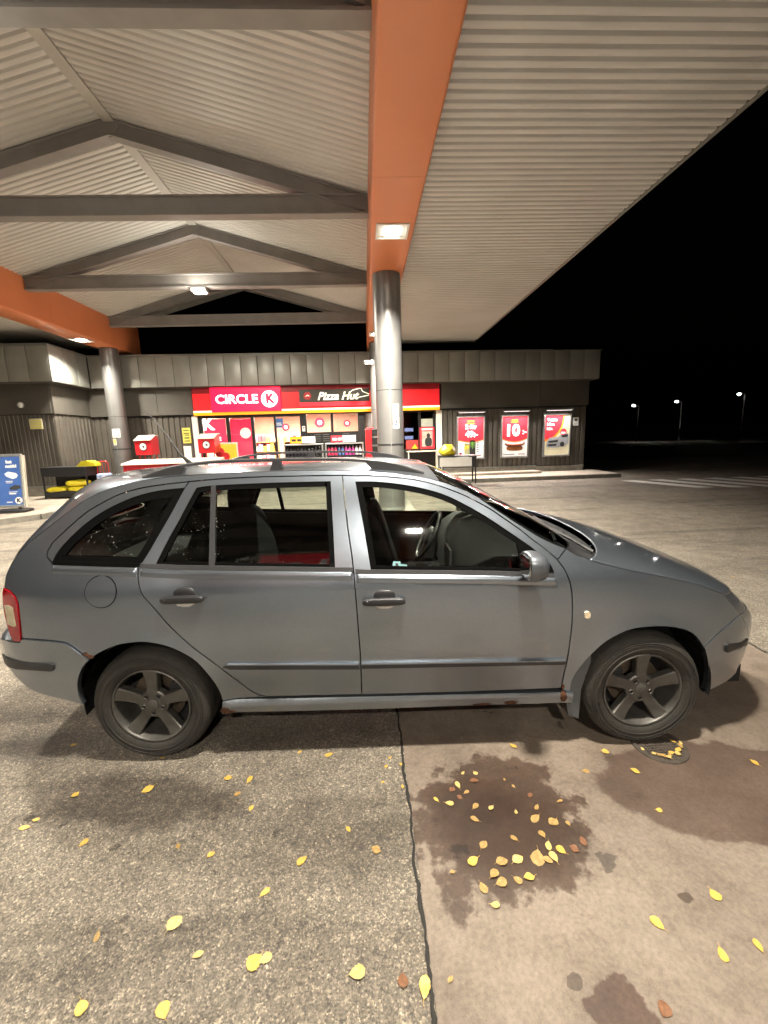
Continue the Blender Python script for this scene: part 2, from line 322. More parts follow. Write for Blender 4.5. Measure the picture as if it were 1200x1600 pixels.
# pavement round the shop
pv = [(8.6,14.05),(3.0,13.85),(-6.2,13.1),(-6.75,12.8),(-6.95,12.3),(-7.0,10.6),(-7.25,9.6),(-7.8,8.95),(-8.6,8.55),(-10.5,8.2),(-14,8.0),(-30,8.0),(-30,20),(8.6,20)]
b = MB(); b.prism(pv, 'z', 0.0, 0.118); pav = tag(obj('pavement', b, sidewalk_m), kind='structure')
for i in range(10):
    p, q = Vector((*pv[i], 0)), Vector((*pv[i+1], 0)); n_ = max(1, int((q-p).length/0.95))
    for k in range(n_):
        a, c = p.lerp(q, k/n_), p.lerp(q, (k+1)/n_); d = (c-a).normalized()*0.006
        mb = MB(); mb.beam(a+d+Vector((0, 0, 0.06)), c-d+Vector((0, 0, 0.06)), 0.14, 0.125); tag(obj('kerb_stone', mb, kerb_m, pav))
# joints in the paving by the shop
for k in range(6):
    y = 9.3+k*0.85; mb = MB(); mb.add([(-13, y, .1195), (-7.5, y+.05, .1195), (-7.5, y+.066, .1195), (-13, y+.016, .1195)], [(0,1,2,3)]); obj('paving_joint', mb, joint_m, pav)
# zebra crossing at the right
for k in range(6):
    x0 = 8.0+k*0.86; mb = MB(); mb.add([(x0+.75, 10.85-k*.18, .004), (x0+1.22, 10.80-k*.18, .004), (x0+.42, 12.95-k*.02, .004), (x0-.05, 12.95-k*.02, .004)], [(0,1,2,3)])
    tag(obj('crossing_stripe', mb, white_paint), kind='structure')
# drain cover by the front wheel
dr = empty('drain_cover', (1.436, 1.86, 0.004), 0, 'round cast iron drain cover in the damp patch under the front tyre', 'drain cover')
iron = pm('cast_iron', (0.085, 0.068, 0.055), (0.05, 0.04, 0.033), scale=30, rough=0.6, metal=0.2)
mb = MB(); mb.lathe([(0.0, .001), (.105, .001), (.105, .003)], (0, 0, 0), n=36); obj('plate', mb, iron, dr)
mb = MB(); mb.lathe([(.108, .000), (.108, .006), (.128, .006), (.130, .000)], (0, 0, 0), n=36); obj('rim', mb, iron, dr, smooth=40)
mb = MB()
for i in range(-6, 7):
    for j in range(-6, 7):
        if i*i+j*j < 36: mb.box(i*.016-.005, i*.016+.005, j*.016-.005, j*.016+.005, .0012, .005)
obj('tread_pattern', mb, iron, dr)['kind'] = 'stuff'
# island round the middle column
isl = MB(); isl.prism([(0.05,7.3),(0.25,7.1),(0.75,7.1),(0.95,7.3),(0.95,9.6),(0.75,9.8),(0.25,9.8),(0.05,9.6)], 'z', 0, 0.14)
tag(obj('column_island', isl, kerb_m), kind='structure')
# ================================================================ canopy
can = empty('forecourt_canopy', (0, 8, 0), 0, 'pitched forecourt canopy on round columns with orange beams and grey trusses', 'canopy')
def cobj(name, mb, m, smooth=None, parent=None):
    mb.v = [(x, y-8, z) for x, y, z in mb.v]; return obj(name, mb, m, parent or can, smooth=smooth)
YE, Y0 = 15.6, -17.0
XL0, XL1, XR0, XR1 = -8.15, -7.51, 0.19, 0.825
ZS, ZB = 4.49, 5.40
def beam_side(x0, x1):
    # cladding panels, each a part with a fine joint
    ys = [Y0, -12.0, -9.0, -6.0, -2.9, 0.15, 2.35, 5.42, 8.30, 11.4, 14.0, YE]
    for a, c in zip(ys[:-1], ys[1:]):
        mb = MB(); dz = 0.0 if c <= 8.31 else 0.018
        r = 0.035
        prof = [(x0, ZB), (x0, ZS+dz+r), (x0+r*.3, ZS+dz+r*.3), (x0+r, ZS+dz), (x1-r, ZS+dz), (x1-r*.3, ZS+dz+r*.3), (x1, ZS+dz+r), (x1, ZB)]
        mb.prism(prof, 'y', a+.003, c-.003); cobj('cladding_panel', mb, orange, smooth=50)
    mb = MB(); mb.box(x0+.02, x1-.02, Y0, YE-.02, ZS+.05, ZB-.02); cobj('beam_core', mb, dark_m)
beam_side(XL0, XL1); beam_side(XR0, XR1)
PITCH = 0.12
def corrugated(p0, p1, y0, y1, h=0.034, pitch=PITCH, n=None):
    # sheet between profile points p0,p1 (x,z), corrugations running along p0->p1, repeated along y
    mb = MB(); k = int((y1-y0)/pitch); dx, dz = p1[0]-p0[0], p1[1]-p0[1]; l = math.hypot(dx, dz); nx, nz = dz/l*h, -dx/l*h
    if nz > 0: nx, nz = -nx, -nz
    ys = []
    for i in range(k):
        y = y0+i*pitch
        ys += [(y, 0), (y+pitch*.13, 0.0), (y+pitch*.20, .9), (y+pitch*.26, 1), (y+pitch*.76, 1), (y+pitch*.83, .9), (y+pitch*.93, 0)]
    vs = []
    for y, t in ys: vs += [(p0[0]+nx*t, y, p0[1]+nz*t), (p1[0]+nx*t, y, p1[1]+nz*t)]
    mb.add(vs, [(2*i, 2*i+1, 2*i+3, 2*i+2) for i in range(len(ys)-1)])
    return mb
XM, ZR, ZE = -3.66, 6.44, 5.37
cobj('roof_sheet', corrugated((XL1-.05, ZE), (XM, ZR), Y0, 14.75), roof_sheet, smooth=80)
cobj('roof_sheet', corrugated((XR0+.05, ZE), (XM, ZR), Y0, 14.75), roof_sheet, smooth=80)
mb = MB(); mb.prism([(XL0, ZE+.02), (XM, ZR+.04), (XR1, ZE+.02), (XR1, ZE+.10), (XM, ZR+.13), (XL0, ZE+.10)], 'y', Y0, 14.9); cobj('roof_top', mb, dark_m)
mb = MB(); mb.box(XM-.085, XM+.085, Y0, 14.75, ZR-.085, ZR-.06); cobj('ridge_strip', mb, purlin_m)
ZW = 4.80; XW = 3.94; XWL = -11.3
cobj('wing_sheet', corrugated((XR1+.01, ZW), (XW, ZW), Y0, YE), roof_sheet, smooth=80)
cobj('wing_sheet', corrugated((XWL, ZW), (XL0-.01, ZW), Y0, YE), roof_sheet, smooth=80)
for a, c in ((XR1, XW+.06), (XWL-.06, XL0)):
    mb = MB(); mb.box(a, c, Y0, YE+.06, ZW+.015, ZW+.12); cobj('wing_top', mb, dark_m)
for x in (XW, XWL-.05):
    mb = MB(); mb.box(x, x+.05, Y0, YE+.05, ZW-.045, ZW+.22); cobj('edge_trim', mb, trim_m)
for a, c in ((XR1, XW), (XWL, XL0)):
    mb = MB(); mb.box(a, c, YE, YE+.05, ZW-.045, ZW+.22); cobj('end_trim', mb, trim_m)
for yt in (-11.4, -8.2, -5.1, -2.0, 1.13, 4.28, 7.53, 10.72, 13.95):
    mb = MB(); mb.box(XL1, XR0, yt-.045, yt+.045, 5.09, 5.335); mb.box(XL1, XR0, yt-.09, yt+.09, 5.062, 5.092); mb.box(XL1, XR0, yt-.09, yt+.09, 5.333, 5.352)
    cobj('truss_chord', mb, steel_grey)
    for s_ in (0, 1):
        xe = XL1 if s_ == 0 else XR0; mb = MB()
        d = Vector((XM-xe, 0, ZR-ZE)); l = d.length; nrm = Vector((-d.z, 0, d.x)).normalized(); 
        if nrm.z > 0: nrm = -nrm
        P0, P1 = Vector((xe, yt, ZE-.03)), Vector((XM, yt, ZR-.03))
        mb.beam(P0+nrm*.12, P1+nrm*.12, 0.078, 0.20); mb.beam(P0+nrm*.022, P1+nrm*.022, 0.17, 0.02); mb.beam(P0+nrm*.228, P1+nrm*.228, 0.17, 0.02)
        cobj('truss_rafter', mb, steel_grey)
        sg_ = 1 if s_ == 0 else -1; mb = MB(); mb.prism([(xe, 5.10), (xe, ZE-.01), (xe+sg_*.35, ZE+.05), (xe+sg_*1.15, 5.34), (xe+sg_*1.0, 5.10)], 'y', yt-.03, yt+.03); cobj('gusset_plate', mb, steel_grey)
    mb = MB(); mb.prism([(XM-.16, ZR-.10), (XM, ZR-.05), (XM+.16, ZR-.10), (XM+.05, ZR-.29), (XM-.05, ZR-.29)], 'y', yt-.047, yt+.047); cobj('apex_plate', mb, steel_grey)
mb = MB()
for s_ in (0, 1):
    xe = XL1 if s_ == 0 else XR0; mb.beam((xe, 14.72, ZE-.02), (XM, 14.72, ZR-.05), 0.05, 0.22)
cobj('gable_trim', mb, trim_m)
def column(x, y, name='column'):
    r = 0.257; c = MB()
    c.lathe([(r, 0.0), (r, 2.335)], (x, y, 0.10), n=48); c.lathe([(r, 2.345), (r, ZS-.1)], (x, y, 0.10), n=48); c.lathe([(r-.012, 0), (r-.012, ZS+.05)], (x, y, .1), n=48, mi=1)
    o = cobj('column', c, [col_metal, dark_m], smooth=40)
    s = MB(); s.box(x-.006, x+.006, y-r-.003, y-r+.01, 0.1, ZS-.002); cobj('cover_seam', s, trim_m, parent=can)
    s = MB(); s.lathe([(r+.002, 0), (r+.002, .035)], (x, y, 1.41), n=48); cobj('steel_band', s, black_m)
    s = MB(); s.lathe([(r+.001, 0), (r+.008, .012), (r+.008, .05), (r+.001, .07)], (x, y, .14), n=48); cobj('base_ring', s, trim_m)
    return o
column(0.505, 8.42); column(0.505, 14.25); column(-7.83, 14.25); column(0.505, -9.1); column(-7.83, 2.6)
# ---------------------------------------------------------------- lamps (all lit; some unseen, the farthest added for reflections)
def lamp_light(name, loc, size, power, spread, parent, col=LIGHT_COL):
    l = bpy.data.lights.new(name, 'AREA'); l.shape = 'RECTANGLE'; l.size = size[0]; l.size_y = size[1]; l.energy = power; l.color = col; l.spread = R(spread)
    o = bpy.data.objects.new(name, l); COL.objects.link(o); o.location = loc; o.parent = parent; return o
KW = 1.0
def soffit_lamp(x, y, label, power=130, z=ZS, spread=132):
    t = empty('canopy_light', (x, y, z), 0, label, 'light', 'recessed canopy lights in the orange beams')
    mb = MB()
    for a in (-1, 1):
        mb.box(a*.235-.035*(a > 0)-.0*(a < 0), a*.235+.035*(a < 0), -.235, .235, -.014, .004); mb.box(-.2, .2, a*.235-.035*(a > 0), a*.235+.035*(a < 0), -.014, .004)
    obj('frame', mb, white_m, t)
    mb = MB(); mb.box(-.2, .2, -.2, .2, -.002, .003); obj('reflector', mb, white_m, t)
    for a in (-1, 1):
        mb = MB(); mb.sq((0, a*.052, -.010), (.25, .085, .03), .5, .4, 16, 8); obj('lamp_tube', mb, lamp_e, t, smooth=60)
    lamp_light('light', (0, 0, -.03), (.26, .22), power*KW, spread, t); return t
soffit_lamp(0.505, 6.72, 'square canopy light in orange beam in front of the middle column', 450)
soffit_lamp(0.475, 12.95, 'far canopy light beside the rear right column, half hidden', 330)
soffit_lamp(-7.83, 12.95, 'canopy light in the left orange beam next to its column', 170)
soffit_lamp(0.505, 1.32, 'canopy light overhead in the orange beam, above the frame', 115)
soffit_lamp(0.505, -3.5, 'canopy light in the orange beam behind the viewer', 170, spread=172)
soffit_lamp(0.505, -11.2, 'unseen canopy light added far behind the viewer for reflections in the car', 330)  # unseen lamp put in so the car paint mirrors a lit canopy
soffit_lamp(-7.83, 6.72, 'canopy light in the left orange beam left of the frame', 230)
soffit_lamp(-7.83, 1.32, 'canopy light in the left orange beam beside the viewer', 160)
def truss_lamp(x, y, label, power=150, tilt=0):
    t = empty('truss_floodlight', (x, y, 5.06), 0, label, 'light', 'floodlights hung under the trusses')
    mb = MB(); mb.bbox(-.17, .17, -.13, .13, -.085, -.005, .012); obj('housing', mb, alu_m, t)
    mb = MB(); mb.box(-.02, .02, -.02, .02, -.01, .05); obj('bracket', mb, steel_grey, t)
    mb = MB(); mb.sq((0, 0, -.088), (.27, .19, .03), .5, .4, 16, 8); obj('lamp_glass', mb, lamp_e, t, smooth=60)
    lamp_light('light', (0, 0, -.115), (.26, .18), power*KW, 165, t)
    l = bpy.data.lights.new('spill', 'POINT'); l.energy = power*.22*KW; l.color = LIGHT_COL; l.shadow_soft_size = .12; o = bpy.data.objects.new('spill', l); COL.objects.link(o); o.location = (0, -.22, -.16); o.parent = t
truss_lamp(-3.66, 10.72, 'bright floodlight under the middle of the third truss', 180)
truss_lamp(-3.66, -8.2, 'unseen floodlight added far behind the viewer to brighten the mirrored ceiling', 260)  # unseen lamp put in to light the ceiling that the pillars reflect
truss_lamp(-3.66, 4.28, 'floodlight under the near truss just beyond the left frame edge', 170)
# ================================================================ shop building (local x along the front, y into the building)
BA = R(2.4)
shop = empty('shop_building', (0, 15.0, 0), BA, 'low brown corrugated petrol station shop with grey panelled fascia', 'building')
def sobj(name, mb, m, smooth=None, parent=None): return obj(name, mb, m, parent or shop, smooth=smooth)
ZF0, ZF1 = 3.385, 4.34
def fascia(x0, x1, y, seams, front=True):
    xs = [x0]+[s for s in seams if x0+.1 < s < x1-.1]+[x1]
    for a, c in zip(xs[:-1], xs[1:]):
        mb = MB(); g = .008
        if front: mb.bbox(a+g, c-g, y, y+.05, ZF0, ZF1, .006)
        else: mb.bbox(y, y+.05, a+g, c-g, ZF0, ZF1, .006)
        sobj('fascia_panel', mb, fascia_m, smooth=30)
seams = [-8.3+.538*i for i in range(1, 33)]
fascia(-8.76, 8.42, 0, seams)
mb = MB(); mb.box(-8.7, 8.40, .03, .4, ZF0+.01, ZF1-.01); sobj('fascia_backing', mb, dark_m)
mb = MB(); mb.box(-8.8, 6.65, -.03, .5, ZF1+.003, ZF1+.055); sobj('roof_edge', mb, trim_m)
mb = MB(); mb.box(6.65, 8.45, -.03, .5, ZF1+.003, ZF1+.03); sobj('roof_edge', mb, trim_m)
mb = MB(); mb.box(-8.7, 8.38, .4, 9, ZF1-.2, ZF1-.01); sobj('roof', mb, dark_m)
mb = MB(); mb.box(8.37, 8.42, .06, 9, ZF0, ZF1); sobj('fascia_end', mb, fascia_m)
mb = MB(); mb.box(-8.7, 8.37, .06, .5, ZF0-.02, ZF0-.003); sobj('fascia_underside', mb, band_m)
# brown band above the corrugated wall
for a, c in ((-9.2, -8.0), (-8.0, -6.9), (-6.9, -5.75), (2.78, 4.6), (4.6, 6.4), (6.4, 8.24)):
    mb = MB(); mb.bbox(a+.004, c-.004, .30, .36, 2.50, ZF0-.02, .005); sobj('band_panel', mb, band_m)
mb = MB(); mb.box(-8.7, 8.2, .36, .45, 2.45, ZF0); sobj('band_backing', mb, dark_m)
def corr_wall(x0, x1, y, z0, z1, pitch=0.185, d=.035):
    mb = MB(); pts = []; n = max(1, int(round((x1-x0)/pitch))); p = (x1-x0)/n
    for i in range(n):
        x = x0+i*p; pts += [(x, y+d), (x+p*.10, y+d), (x+p*.18, y), (x+p*.80, y), (x+p*.88, y+d)]
    pts.append((x1, y+d)); vs = []
    for q in pts: vs += [(q[0], q[1], z0), (q[0], q[1], z1)]
    return mb.add(vs, [(2*i, 2*i+2, 2*i+3, 2*i+1) for i in range(len(pts)-1)])
sobj('corrugated_wall', corr_wall(-9.2, -5.88, .40, .36, 2.5), corr_m)
sobj('corrugated_wall', corr_wall(2.86, 8.22, .40, .34, 2.5), corr_m)
mb = MB(); mb.prism([(8.22, .41), (8.22, 9), (8.12, 9), (8.12, .45)], 'z', 0, ZF0); sobj('side_wall', mb, corr_m)
mb = MB(); mb.box(-9.2, -5.88, .44, .6, 0, 2.5); mb.box(2.86, 8.12, .445, .6, 0, 2.5); sobj('wall_core', mb, dark_m)
mb = MB(); mb.bbox(2.86, 6.35, .36, .44, 0.0, .33, .01); sobj('plinth', mb, kerb_m)
mb = MB(); mb.bbox(6.36, 8.2, .37, .44, 0.0, .32, .01); sobj('plinth', mb, kerb_m)
mb = MB(); mb.bbox(-9.2, -5.9, .36, .44, 0.0, .35, .01); sobj('plinth', mb, kerb_m)
mb = MB(); mb.bbox(2.86, 6.35, .33, .40, .33, .36, .005); sobj('plinth_flashing', mb, trim_m)
mb = MB(); mb.bbox(3.0, 6.3, -.25, .36, .118, .20, .01); sobj('step', mb, sidewalk_m)
# left block that comes forward
fascia(-14.5, -8.78, -1.85, [-8.78-.56*i for i in range(1, 10)][::-1])
fascia(-1.85, -0.06, -8.80, [-1.24, -.62], front=False)
mb = MB(); mb.box(-14.5, -8.81, -1.8, .2, ZF0+.01, ZF1-.01); sobj('fascia_backing', mb, dark_m)
mb = MB(); mb.box(-14.5, -8.74, -1.88, .0, ZF1+.003, ZF1+.05); sobj('roof_edge', mb, trim_m)
mb = MB(); mb.box(-14.5, -8.81, -1.8, .5, ZF0-.02, ZF0-.003); sobj('fascia_underside', mb, band_m)
mb = MB(); mb.bbox(-14.5, -9.13, -1.50, -1.42, 2.52, ZF0-.02, .004); sobj('band_panel', mb, band_m)
mb = MB(); mb.bbox(-9.13, -9.06, -1.49, .3, 2.52, ZF0-.02, .004); sobj('band_panel', mb, band_m)
mb = MB(); mb.box(-14.5, -9.14, -1.44, .4, .1, ZF0-.03); sobj('wall_core', mb, dark_m)
sobj('corrugated_wall', corr_wall(-14.5, -9.12, -1.47, .40, 2.5, .12, .012), corr_m)
cw = corr_wall(-1.47, .42, 0, .40, 2.5, .185); cw.v = [(-9.10-y, x, z) for x, y, z in cw.v]; sobj('corrugated_wall', cw, corr_m)
mb = MB(); mb.prism([(-14.5, -1.5), (-9.3, -1.5), (-9.12, -1.35), (-9.08, .36), (-14.5, .36)], 'z', 0, .39); sobj('plinth', mb, kerb_m)
mb = MB(); mb.prism([(-14.5, -1.52), (-9.29, -1.52), (-9.1, -1.36), (-9.06, .34), (-14.5, .34)], 'z', .39, .415); sobj('plinth_flashing', mb, trim_m)
# round wall lamp on the left block (unlit)
t = empty('wall_lamp', (-9.85, 13.05, 2.78), BA, 'round pale unlit lamp on the dark band of the left block', 'lamp'); mb = MB(); mb.lathe([(0, -.05), (.06, -.045), (.085, 0)], (0, 0, 0), 'y', 20); obj('glass_dome', mb, white_m, t, smooth=60); mb = MB(); mb.lathe([(.09, -.01), (.09, .09)], (0, 0, 0), 'y', 20); obj('base', mb, trim_m, t)
# ---------------------------------------------------------------- shop front
def sthing(name, x, y, z, label, cat, group=None):
    p = Matrix.Rotation(BA, 3, 'Z') @ Vector((x, y, z)); return empty(name, (p.x, p.y+15.0, p.z), BA, label, cat, group)
sb = sthing('sign_band', -1.5, .25, 2.47, 'long red sign band with cream and orange stripes over the shop front', 'sign')
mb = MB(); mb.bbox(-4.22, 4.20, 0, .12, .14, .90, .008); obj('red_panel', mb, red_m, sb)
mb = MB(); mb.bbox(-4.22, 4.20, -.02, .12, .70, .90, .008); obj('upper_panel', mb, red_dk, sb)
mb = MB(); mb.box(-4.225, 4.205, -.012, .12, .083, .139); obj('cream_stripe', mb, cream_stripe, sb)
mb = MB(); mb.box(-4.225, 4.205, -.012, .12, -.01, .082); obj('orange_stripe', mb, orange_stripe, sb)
lg = sthing('shop_sign', -3.95, .20, 2.95, 'glowing red shop sign with white lettering and K disc', 'sign')
mb = MB(); mb.bbox(-1.16, 1.16, -.02, .10, -.40, .40, .012); obj('light_box', mb, red_lit, lg)
text('lettering', 'CIRCLE', .40, white_lit, lg, (-.30, -.026, 0), bold=.009, sx=1.08)
mb = MB(); mb.lathe([(0, 0), (.272, 0), (.272, .02)], (.785, -.045, 0), 'y', 40); obj('white_disc', mb, white_lit, lg)
text('letter_k', 'K', .42, red_lit, lg, (.80, -.058, 0), bold=.022)
ph = sthing('pizza_sign', -.97, .20, 2.96, 'black sign with cream script lettering and roof outline beside the red one', 'sign')
blk = pm('sign_black', (0.035, 0.03, 0.025), (0.03, 0.026, 0.022), rough=0.3, emit=(0.09, 0.08, 0.055), es=0.2)
cream_l = pm('sign_cream', (0.85, 0.8, 0.65), (0.8, 0.75, 0.6), emit=(1, 0.92, 0.68), es=0.55)
mb = MB(); mb.bbox(-1.2, 1.2, -.01, .06, -.15, .27, .006); obj('black_panel', mb, blk, ph)
mb = MB(); mb.bbox(-1.2, 1.2, -.012, .06, -.29, -.155, .006); obj('red_stripe', mb, poster_red, ph)
text('lettering', 'Pizza Hut', .36, cream_l, ph, (.10, -.02, .03), bold=.010, shear=.35)
mb = MB(); mb.tube([(.45, -.02, .0), (.52, -.02, .14), (.62, -.02, .22), (.84, -.02, .27), (.92, -.02, .27), (.97, -.02, .17), (1.19, -.02, .08), (1.17, -.02, .04), (.62, -.02, -.06)], .014, 6); obj('roof_outline', mb, cream_l, ph)
mb = MB(); mb.lathe([(0, 0), (.13, 0), (.13, .01)], (-.92, -.022, .06), 'y', 30); obj('red_disc', mb, pm('disc_red', (.35, .03, .03), emit=(.5, .03, .03), es=.25), ph)
mb = MB(); mb.prism([(-1.0, .04), (-.93, .09), (-.90, .095), (-.84, .045), (-.92, .06)], 'y', -.034, -.023); obj('roof_mark', mb, cream_l, ph)
# frames, panes, room behind
fr = MB()
Z0, Z1 = 0.30, 2.46
for a, c in ((-5.66, -5.53), (-4.74, -4.62), (-3.90, -3.79), (-3.12, -3.04), (-2.22, -1.99), (-1.15, -1.06), (-.20, .06), (.72, .82), (1.30, 1.42), (1.96, 2.05), (2.50, 2.60)):
    mb = MB(); mb.bbox(a, c, .40, .52, Z0, Z1, .006); sobj('window_mullion', mb, black_frame)
for a, c, z0, z1 in ((-5.53, -2.22, 2.36, 2.46), (-1.99, -.2, 2.42, 2.46), (-5.53, -2.22, .82, .92), (-5.53, -2.22, .28, .36), (.06, 2.5, 2.40, 2.46), (1.42, 2.5, 1.0, 1.08), (.06, 2.6, .12, .2)):
    mb = MB(); mb.bbox(a, c, .405, .515, z0, z1, .006); sobj('window_transom', mb, black_frame)
mb = MB(); mb.bbox(-5.86, -5.67, .38, .5, .1, 2.47, .008); sobj('white_pilaster', mb, white_m)
mb = MB(); mb.bbox(2.61, 2.82, .38, .5, .1, 2.46, .008); sobj('white_pilaster', mb, white_m)
for a, c, z0, z1 in ((-5.53, -4.74, .92, 2.36), (-4.62, -3.9, .92, 2.36), (-3.79, -3.12, .92, 2.36), (-3.04, -2.22, .92, 2.36), (-1.99, -1.15, 1.82, 2.42), (-1.06, -.2, 1.82, 2.42), (.06, .72, .2, 2.4), (.82, 1.3, .2, 2.4), (1.42, 1.96, 1.08, 2.4)):
    mb = MB(); mb.box(a, c, .455, .463, z0, z1); sobj('window_pane', mb, glass_shop)
mb = MB(); mb.box(-5.53, -2.22, .43, .5, .36, .82); sobj('lower_panel', mb, black_frame)
mb = MB(); mb.box(-1.99, -.2, .43, .5, .3, 1.80); sobj('vent_panel', mb, black_frame)
for k in range(4):
    for x0 in (-1.75, -1.45, -.75):
        mb = MB(); mb.box(x0, x0+.22, .415, .43, 1.48+k*.075, 1.495+k*.075); sobj('vent_slot', mb, trim_m)
mb = MB(); mb.box(1.42, 2.6, .41, .5, .1, 1.0); sobj('lower_panel', mb, black_frame)
mb = MB(); mb.bbox(2.07, 2.49, .40, .46, 1.88, 2.16, .005); sobj('blind_box', mb, pm('blind', (.42, .44, .38), (.36, .38, .33), stretch=(1, 1, 14), scale=3), None)
mb = MB(); mb.box(-5.86, 2.86, .42, .6, .1, .3); sobj('threshold', mb, dark_m)
# interior room
wall_in = pm('shop_interior_wall', (0.62, 0.36, 0.26), (0.55, 0.28, 0.2), scale=1.2, rough=0.7)
ceil_in = pm('shop_ceiling', (0.30, 0.26, 0.22), (0.24, 0.2, 0.18), scale=3, rough=0.8)
floor_in = pm('shop_floor', (0.35, 0.32, 0.28), rough=0.4)
room = MB(); room.box(-5.8, 2.5, 5.8, 5.9, .1, 3.2); room.box(-5.85, -5.75, .6, 5.8, .1, 3.2); sobj('shop_wall', room, wall_in)
mb = MB(); mb.box(.3, .4, .6, 5.8, .1, 3.2); mb.box(2.5, 2.6, .6, 5.8, .1, 3.2); sobj('shop_wall', mb, dark_m)
mb = MB(); mb.box(-5.8, 2.6, .55, 5.8, 2.75, 2.8); sobj('shop_ceiling', mb, ceil_in)
mb = MB(); mb.box(-5.8, 2.6, .55, 5.8, .10, .13); sobj('shop_floor', mb, floor_in)
for i, (x, y) in enumerate(((-5.0, 1.6), (-3.4, 2.2), (-2.6, 1.5), (-1.6, 2.4), (-.7, 1.6), (-.6, 3.6), (-2.2, 3.8), (-4.0, 3.9), (-1.3, 4.9))):
    t = sthing('shop_tube_light', x, y, 2.70, 'white ceiling tube light inside the shop '+('above the leftmost pane', 'behind the third pane', 'above the fourth pane', 'behind the pane with the bright red sticker', 'above the right pane under the pizza sign', 'deep behind the right pane under the pizza sign', 'deep behind the black door pillar', 'deep behind the second pane', 'at the very back of the room')[i], 'light', 'tube lights inside the shop')
    mb = MB(); mb.bbox(-.42, .42, -.05, .05, -.03, .03, .01); obj('tube', mb, shop_e, t)
    mb = MB(); mb.box(-.45, .45, -.07, .07, .03, .045); obj('housing', mb, white_m, t)
ls = lamp_light('light', (-2.9, 2.6, 2.62), (4.6, 2.6), 950*KW, 180, shop, (1, .9, .78))
# shelving inside
pal = [pm('goods_%d' % i, c, rough=.5, scale=9) for i, c in enumerate(((.7, .05, .06), (.75, .7, .6), (.8, .45, .05), (.12, .2, .45), (.65, .2, .25), (.5, .3, .15)))]
shelf_m = pm('shelf_wood', (.34, .17, .07), (.26, .12, .05), scale=5, stretch=(1, 8, 8), rough=.5)
for gi, (gx, gy, gw, gl) in enumerate(((-4.1, 3.2, 1.3, 'wooden shop shelf with packets behind the second pane'), (-2.6, 3.4, 1.3, 'wooden shop shelf with packets behind the fourth pane'), (-5.1, 1.5, .5, 'small wooden display stand behind the leftmost pane'))):
    t = sthing('display_shelf', gx, gy, .13, gl, 'shelf')
    mb = MB(); mb.box(-gw/2, gw/2, .28, .32, 0, 1.7); mb.box(-gw/2, -gw/2+.04, -.1, .3, 0, 1.5); mb.box(gw/2-.04, gw/2, -.1, .3, 0, 1.5); obj('carcass', mb, shelf_m, t)
    for k in range(4):
        mb = MB(); mb.box(-gw/2+.04, gw/2-.04, -.1, .28, .2+k*.38, .23+k*.38); obj('shelf_board', mb, shelf_m, t)
        x = -gw/2+.06
        while x < gw/2-.16:
            w_ = random.uniform(.09, .16); mb = MB(); mb.bbox(x, x+w_, -.06, .15, .232+k*.38, .23+k*.38+random.uniform(.18, .3), .008); obj('packet', mb, random.choice(pal), t); x += w_+.02
# red window film on two panes
wf = sthing('window_poster', -5.13, .44, 1.64, 'red film with a white K and lettering on the leftmost pane', 'poster')
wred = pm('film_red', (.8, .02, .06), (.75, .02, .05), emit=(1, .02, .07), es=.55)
mb = MB(); mb.box(-.37, .37, 0, .008, -.10, .70); obj('film', mb, wred, wf)
text('letter_k', 'K', .55, white_lit, wf, (-.22, -.008, .52), bold=.02); text('lettering', 'OFFEE', .17, white_lit, wf, (-.06, -.008, .02), bold=.004)
wf2 = sthing('red_display_wall', -4.35, 1.05, .9, 'glowing red display wall with white disc seen behind the second pane', 'display')
mb = MB(); mb.bbox(-.5, .40, .0, .06, -.1, 1.45, .01); obj('panel', mb, wred, wf2); mb = MB(); mb.lathe([(0, 0), (.19, 0), (.19, .01)], (.1, -.012, .95), 'y', 24); obj('disc', mb, pm('disc_pale', (.8, .6, .5), emit=(1, .75, .6), es=.5), wf2)
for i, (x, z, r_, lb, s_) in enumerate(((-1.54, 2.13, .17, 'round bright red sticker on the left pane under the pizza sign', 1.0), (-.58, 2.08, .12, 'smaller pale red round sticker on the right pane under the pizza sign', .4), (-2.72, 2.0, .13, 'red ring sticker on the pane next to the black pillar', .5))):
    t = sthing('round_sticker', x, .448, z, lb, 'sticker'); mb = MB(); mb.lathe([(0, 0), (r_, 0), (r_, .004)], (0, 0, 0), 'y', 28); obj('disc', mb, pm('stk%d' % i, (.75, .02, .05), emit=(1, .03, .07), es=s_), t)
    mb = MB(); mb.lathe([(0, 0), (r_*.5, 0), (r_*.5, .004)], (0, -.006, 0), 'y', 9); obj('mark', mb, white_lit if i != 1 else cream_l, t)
t = sthing('blue_sticker', -2.95, .448, 2.16, 'small dark blue notice in the upper corner of the fourth pane', 'sticker'); mb = MB(); mb.box(-.14, .14, 0, .004, -.17, .15); obj('sheet', mb, pm('blue_note', (.03, .08, .2), emit=(.03, .08, .2), es=.5), t); mb = MB(); mb.box(-.1, .08, -.003, 0, -.03, .0); mb.box(-.1, .1, -.003, 0, -.09, -.06); obj('print', mb, white_m, t)
t = sthing('door_notice', -2.1, .395, 1.93, 'small white camera notice on the black door pillar', 'notice'); mb = MB(); mb.bbox(-.05, .05, -.006, 0, -.09, .09, .002); obj('sheet', mb, white_m, t); mb = MB(); mb.box(-.025, .03, -.009, -.006, .01, .05); obj('print', mb, ink, t)
